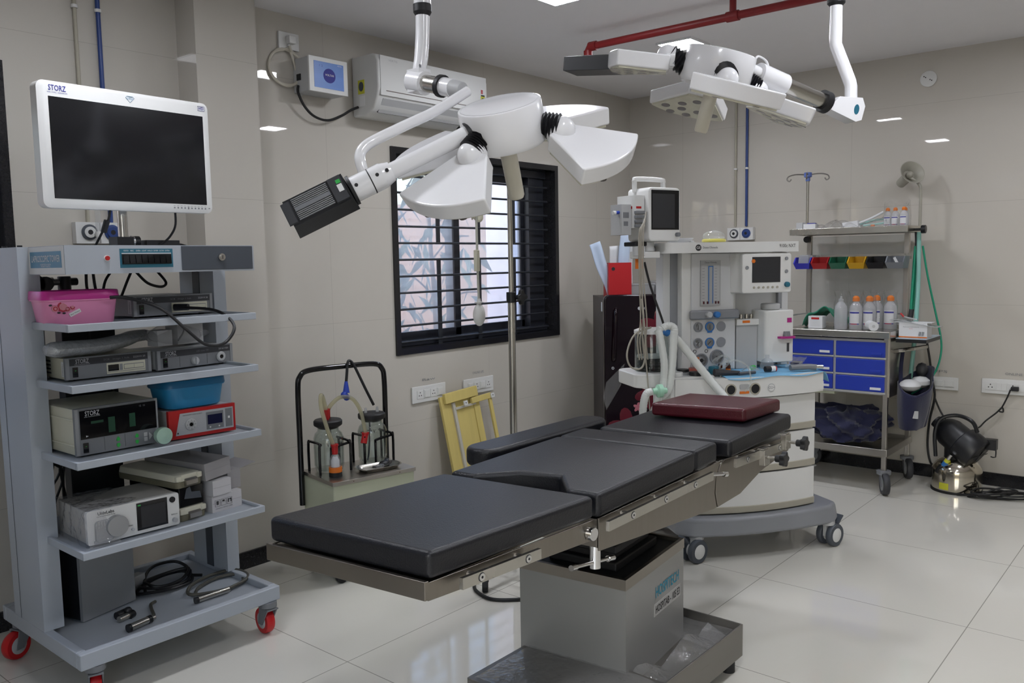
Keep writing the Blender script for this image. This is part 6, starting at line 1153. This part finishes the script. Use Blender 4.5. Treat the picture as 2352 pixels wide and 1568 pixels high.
b.thing('medicine_carton', 'small white carton with a red stripe at the left of the trolley worktop', 'carton', onK(.115, .06, .9405), -90, bev=.0015)
b = MB('green_cloth')
def cl(u, v):
    x = -.12+.25*u; y = -.10+.20*v; z = .105*math.sin(3.14*min(1, max(0, u*1.0)))**.6*(1-.35*v)*(1.05-.5*abs(u-.4))+.018*math.sin(14*u+8*v)*math.sin(7*v+2)+.01
    return (x, y, max(.002, z))
b.grid(cl, 28, 18); b.thing('green_cloth', 'dark green surgical cloth bunched on the trolley worktop behind the white carton', 'cloth', onK(.185, .20, .9405), -90, solid=.006)
b = MB('paper'); b.at(Matrix.Rotation(math.pi/2, 4, 'X') @ Matrix.Rotation(.5, 4, 'Y')); b.cyl((0, .027, -.05), (0, .027, .06), .027, n=24); b.m('light_grey').cyl((0, .027, .06), (0, .027, .0606), .009, n=14); b.at(); b.thing('paper_roll', 'white paper roll lying in front of the bottles on the trolley', 'roll', onK(.485, .055, .9405), -90)
t = T('vial_carton', 'white printed carton with orange base line on the side board of the trolley', 'carton', onK(.617, .12, .9005), -90)
b = MB('paper'); b.box(0, 0, 0, .150, .10, .085); b.m('orange').box(0, -.0008, .001, .150, .001, .007); ztext(b, 'Bupivacaine Hydrochloride', .005, .065, -.0012, .062, 'grey_plastic', .085); ztext(b, 'Injection', .004, .065, -.0012, .052, 'red'); b.m('mid_grey'); [b.cyl((x, -.001, .014), (x+.004, -.001, .036), .006, n=8) or b.cyl((x+.004, -.001, .036), (x+.006, -.001, .046), .003, n=8) for x in (.110, .126)]; b.ob('carton', t, bev=.001)
b = MB('milky_plastic'); b.grid(lambda u, v: (-.05+.26*u, -.01+.10*v, .088+.012*math.sin(5*u+1)-.02*max(0, u-.7)/.3), 16, 6); b.m('paper').box(-.03, .0, .086, .17, .08, .0875); b.ob('loose_flap', t, solid=.002)
b = MB('red'); b.cyl((-.05, 0, .045), (-.03, 0, .025), .005); b.m('milky_plastic').cyl((-.03, 0, .025), (.045, 0, .012), .0045); b.thing('syringe', 'red tipped syringe resting on the printed carton beside the saline bottle', 'syringe', onK(.66, .16, .990), -100)
# things on the upper shelf
b = MB('paper'); b.box(0, 0, 0, .075, .05, .040); b.m('light_grey').box(-.045, .0, 0, -.004, .05, .050); b.thing('medicine_carton', 'small pale cartons at the left end of the top shelf', 'cartons', onK(.03, .175, 1.5275), -90, bev=.001)
b = MB('blue_print'); b.box(0, 0, 0, .05, .03, .048); b.thing('blue_box', 'small dark blue box at the left end of the top shelf', 'box', onK(.03, .235, 1.5275), -90, bev=.002)
b = MB('paper'); b.at(Matrix.Rotation(-.12, 4, 'Y')); b.box(0, 0, 0, .09, .04, .040); b.thing('medicine_carton', 'white flat carton tilted on the packets of the top shelf', 'carton', onK(.255, .22, 1.5275), -90, bev=.001)
b = MB('clear_wrap'); b.grid(lambda u, v: (.30*(u-.5), .16*(v-.5), .003+.052*abs(math.sin(9*u+5*v))*math.sin(3.14*u)+.004), 40, 14); b.thing('plastic_packet', 'crinkled clear packets spread on the left half of the top shelf', 'packets', onK(.22, .27, 1.5275), -90)
b = MB('clear_wrap'); b.grid(lambda u, v: (.22*(u-.5), .15*(v-.5), .004+.095*u*math.sin(3.14*v)*(1-.35*u)+.012*abs(math.sin(17*u+9*v))), 26, 16); b.m('paper').tube([(-.12, -.04, .02), (-.02, -.03, .055), (.06, -.02, .095)], .007, 8); b.m('aqua_tube').tube([(-.10, .0, .02), (0, .01, .05), (.08, .0, .05), (.06, -.03, .03), (-.05, -.03, .02)], .006, 7); b.m('orange').cyl((.0, -.05, .016), (.02, -.05, .016), .008)
b.thing('tubing_packet', 'clear packet of aqua tubing heaped in the middle of the top shelf', 'packet', onK(.415, .28, 1.5275), -90)
# horn shaped lamp on a bent neck
t = T('horn_lamp', 'grey horn shaped lamp head on a bent neck above the trolley shelf', 'lamp', onK(.565, .42, 1.527), -90)
mat('horn_grey', 'a09d91', .45, vary=.03)
X = frame((-.015, -.02, .325), (0, 0, 0.0001) if False else (1, 0, 0), (0, 1, 0))
ax = Vector((.62, -.62, .38)).normalized(); X = Matrix((ax.orthogonal().normalized(), ax.cross(ax.orthogonal().normalized()), ax)).transposed().to_4x4(); X.translation = Vector((.0, .02, .315))
b = MB('horn_grey').at(X); b.lathe([(0, -.105), (.028, -.105), (.030, -.04), (.036, -.02), (.052, .005), (.072, .03), (.074, .034), (.070, .034), (.050, .010), (.034, -.012), (0, -.02)], 32); b.ball((0, 0, .0), .022, 14); b.ob('horn', t)
b = MB('horn_grey'); b.tube([(.0, .02, .30), (.03, .03, .28), (.055, .03, .25), (.062, .03, .20), (.062, .03, .0)], .0085, 8, 6); b.ob('neck', t)
# hanging tubes, bag, bundle
b = MB('aqua_tube'); b.tube([(0, 0, 0), (.003, 0, -.3), (-.004, 0, -.55), (-.02, 0, -.80), (-.03, .0, -.92)], .0125, 10, 6); b.thing('corrugated_tube', 'thick pale aqua tube hanging straight down from the trolley top shelf', 'tube', onK(.655, .33, 1.50), -90)
b = MB('teal_tube'); b.tube([(.675, .34, 1.42), (.70, .36, 1.25), (.735, .40, 1.05), (.765, .43, .88), (.768, .43, .78), (.745, .42, .68), (.70, .36, .60), (.66, .26, .56)], .0058, 8, 8); 
o = b.thing('oxygen_tube', 'thin teal tube bowing out to the right of the trolley', 'tube', KO, -90)
b = MB('teal_tube'); b.tube([(.635, .34, 1.42), (.628, .33, 1.2), (.622, .33, 1.03)], .008, 8, 5); b.tube([(.642, .35, 1.40), (.638, .35, 1.2), (.628, .35, 1.04)], .008, 8, 5); b.m('dark_grey').tube([(.640, .33, 1.50), (.64, .34, 1.46), (.64, .345, 1.41)], .009, 8, 4); b.cyl((.626, .335, 1.05), (.62, .335, 1.0), .014)
b.thing('oxygen_tube', 'pair of short teal tubes hanging beside the right upright of the trolley', 'tube', KO, -90)
t = T('hanging_bag', 'dark navy cloth bag hanging on the right side of the trolley', 'bag', onK(.69, .20, .36), -90)
b = MB('navy_cloth')
def bg(u, v):
    a = 2*math.pi*u; k = .62+.38*v**.5 if v > .06 else .62*(v/.06)**.5; return ((.085*k*math.cos(a)+.02*(v-.5))*(1+.10*math.sin(5*a+3*v)), .17*k*math.sin(a)*(1+.06*math.sin(3*a+2*v)), v*.29+.02*math.sin(2*a)*v+.06*v*math.sin(a))
b.grid(bg, 36, 14); b.box(-.02, -.02, 0, .02, .02, .01); b.m('light_grey').box(.03, -.135, .09, .055, -.128, .13) ; b.ob('sack', t, solid=.005)
b = MB('navy_cloth'); b.tube([(-.06, -.06, .26), (-.07, -.03, .36), (-.075, .02, .46)], .012, 6, 4); b.ob('strap', t)
b = MB('paper'); b.ball((-.01, -.06, .265), .05, 12, (1.2, 1.4, .7)); b.ball((.02, .03, .275), .05, 10, (1.1, 1.4, .7)); b.m('dark_grey').ball((.01, .10, .34), .035, 10, (1, 1, 1.2)); b.ob('contents', t)
b = MB('navy_cloth')
def bun(u, v):
    a = 2*math.pi*u; q = math.pi*v; r = math.sin(q)**.55; n = 1+.10*math.sin(5*a+4*q)+.07*math.sin(9*a-6*q)+.05*math.sin(13*a+11*q)
    return (.235*r*n*math.cos(a), .17*r*n*math.sin(a), max(.002, .092-.098*math.cos(q)*n+.025*math.sin(2*a+1)*r))
b.grid(bun, 60, 26); b.thing('cloth_bundle', 'large dark navy cloth bundle on the lower tray of the trolley', 'cloth', onK(.30, .22, .2585), -90)
# fogger against the right wall
t = T('fogging_machine', 'black fogging machine on a polished steel tank by the right wall', 'fogging machine', (-.225, -2.365, 0), 0)
b = MB('steel_tank' if 'steel_tank' in MT else mat('steel_tank', 'c9c2b4', .12, 1., vary=.05)); b.lathe([(.130, .008), (.132, .02), (.132, .125), (.128, .138), (.10, .175), (.075, .19), (.05, .195), (0, .195)], 40); b.m('black_rubber').lathe([(.136, 0), (.136, .012), (.13, .014), (0, .014)], 40); b.ob('tank', t)
for k, a in enumerate((.25,)):
    b = MB('yellow_label'); n = 6; V = []
    for i in range(n+1):
        q = math.radians(150+24*i/n); V += [(.1326*math.cos(q), .1326*math.sin(q), .022), (.1326*math.cos(q), .1326*math.sin(q), .060)]
    b.add(V, [(2*i, 2*i+2, 2*i+3, 2*i+1) for i in range(n)]); b.ob('warning_label', t)
ax = Vector((-.18, -.80, -.55)).normalized(); sx = Vector((0, 0, 1)).cross(ax).normalized(); X = Matrix((sx, ax.cross(sx), ax)).transposed().to_4x4(); X.translation = Vector((0, .0, .30))
b = MB('black_plastic').at(X); b.lathe([(0, -.16), (.035, -.16), (.037, -.125), (.060, -.115), (.075, -.09), (.085, -.06), (.085, .02), (.098, .025), (.102, .06), (.102, .13), (.095, .14), (0, .145)], 32); [b.box(-.004, -.1, .1445, .004, .1, .147), b.box(-.1, -.004, .1445, .1, .004, .147)]; b.at(); b.cyl((0, 0, .19), (0, 0, .25), .07); b.ob('motor_body', t, bev=.004)
b = MB('black_plastic'); b.tube([(-.07, .10, .20), (-.08, .105, .34), (-.06, .08, .42), (-.04, .0, .445), (-.05, -.08, .42), (-.05, -.11, .36)], .011, 8, 6); b.ob('carry_handle', t)
b = MB('black_plastic'); b.box(-.02, -.20, .26, .03, -.12, .32); b.tube([(0, -.195, .27), (0, -.195, .22), (0, -.17, .22)], .004, 6, 2); b.ob('switch_box', t, bev=.003)
b = MB('chrome'); b.cyl((-.09, .07, .13), (-.10, .01, .225), .011); b.m('gauge_blue').cyl((-.0935, .05, .155), (-.096, .037, .178), .016); b.m('yellow_label').cyl((-.096, .037, .178), (-.098, .026, .193), .015); b.m('black_plastic').cyl((-.088, .08, .11), (-.092, .058, .148), .020); b.ob('nozzle_valve', t)
b = MB('cord_black'); b.tube([(-.04, -2.59, .585), (-.035, -2.575, .54), (-.03, -2.55, .48), (-.035, -2.535, .455), (-.03, -2.555, .45), (-.035, -2.55, .475), (-.035, -2.52, .44), (-.05, -2.47, .39), (-.14, -2.46, .37), (-.20, -2.45, .365)], .0045, 7, 6); b.thing('fogger_cable', 'black knotted cable from the ONLINE UPS plug to the fogging machine', 'cable')
b = MB('cord_black'); b.tube([(-.03, -2.13, .86), (-.025, -2.15, .74), (-.022, -2.17, .60), (-.022, -2.185, .50), (-.025, -2.16, .35), (-.03, -2.155, .2), (-.05, -2.18, .10), (-.09, -2.22, .10)], .0065, 8, 8); b.tube([(-.024, -2.185, .50), (-.025, -2.22, .42), (-.05, -2.28, .34)], .005, 7, 5); b.thing('wall_cable', 'black cable hanging down the right wall behind the fogging machine', 'cable')
R = random.Random(3); b = MB('cord_black')
for k, (cx, cy, rx, ry, tl) in enumerate(((0, 0, .17, .055, -.9), (.02, -.03, .15, .07, -1.1), (-.02, .03, .13, .05, -.7), (.01, -.10, .11, .045, -1.0), (-.06, .04, .10, .06, -.9))):
    P = []
    for i in range(12):
        a = i*math.pi/6; x, y = rx*math.cos(a)*(1+.12*math.sin(3*a+k)), ry*math.sin(a); P.append((cx+x*math.cos(tl)-y*math.sin(tl), cy+x*math.sin(tl)+y*math.cos(tl), .006+.009*k+.004*math.sin(2*a+k)))
    b.tube(P, .0052, 7, 4, True)
b.tube([(-.05, .16, .006), (-.02, .08, .02), (.03, 0, .05), (.0, -.08, .05), (-.05, -.02, .04), (-.10, .10, .02), (-.10, .20, .006)], .0052, 7, 6)
b.thing('cable_heap', 'loose heap of black cable on the floor right of the fogging machine', 'cable', (-.26, -2.60, 0))
t = T('castor_stand', 'black stand leg with a castor, cut off by the right edge of the photo', 'stand', (-.25, -2.745, 0), 20)
b = MB('black_rubber').at(tr(0, 0, .035) @ Matrix.Rotation(math.pi/2, 4, 'Y')); b.cyl((0, 0, -.015), (0, 0, .015), .035); b.ob('wheel', t, bev=.004); b = MB('black_plastic'); b.box(-.025, -.03, .04, .025, .03, .085); b.tube([(0, 0, .08), (0, -.08, .12), (0, -.25, .14)], .02, 8, 4); b.ob('leg', t, bev=.005)
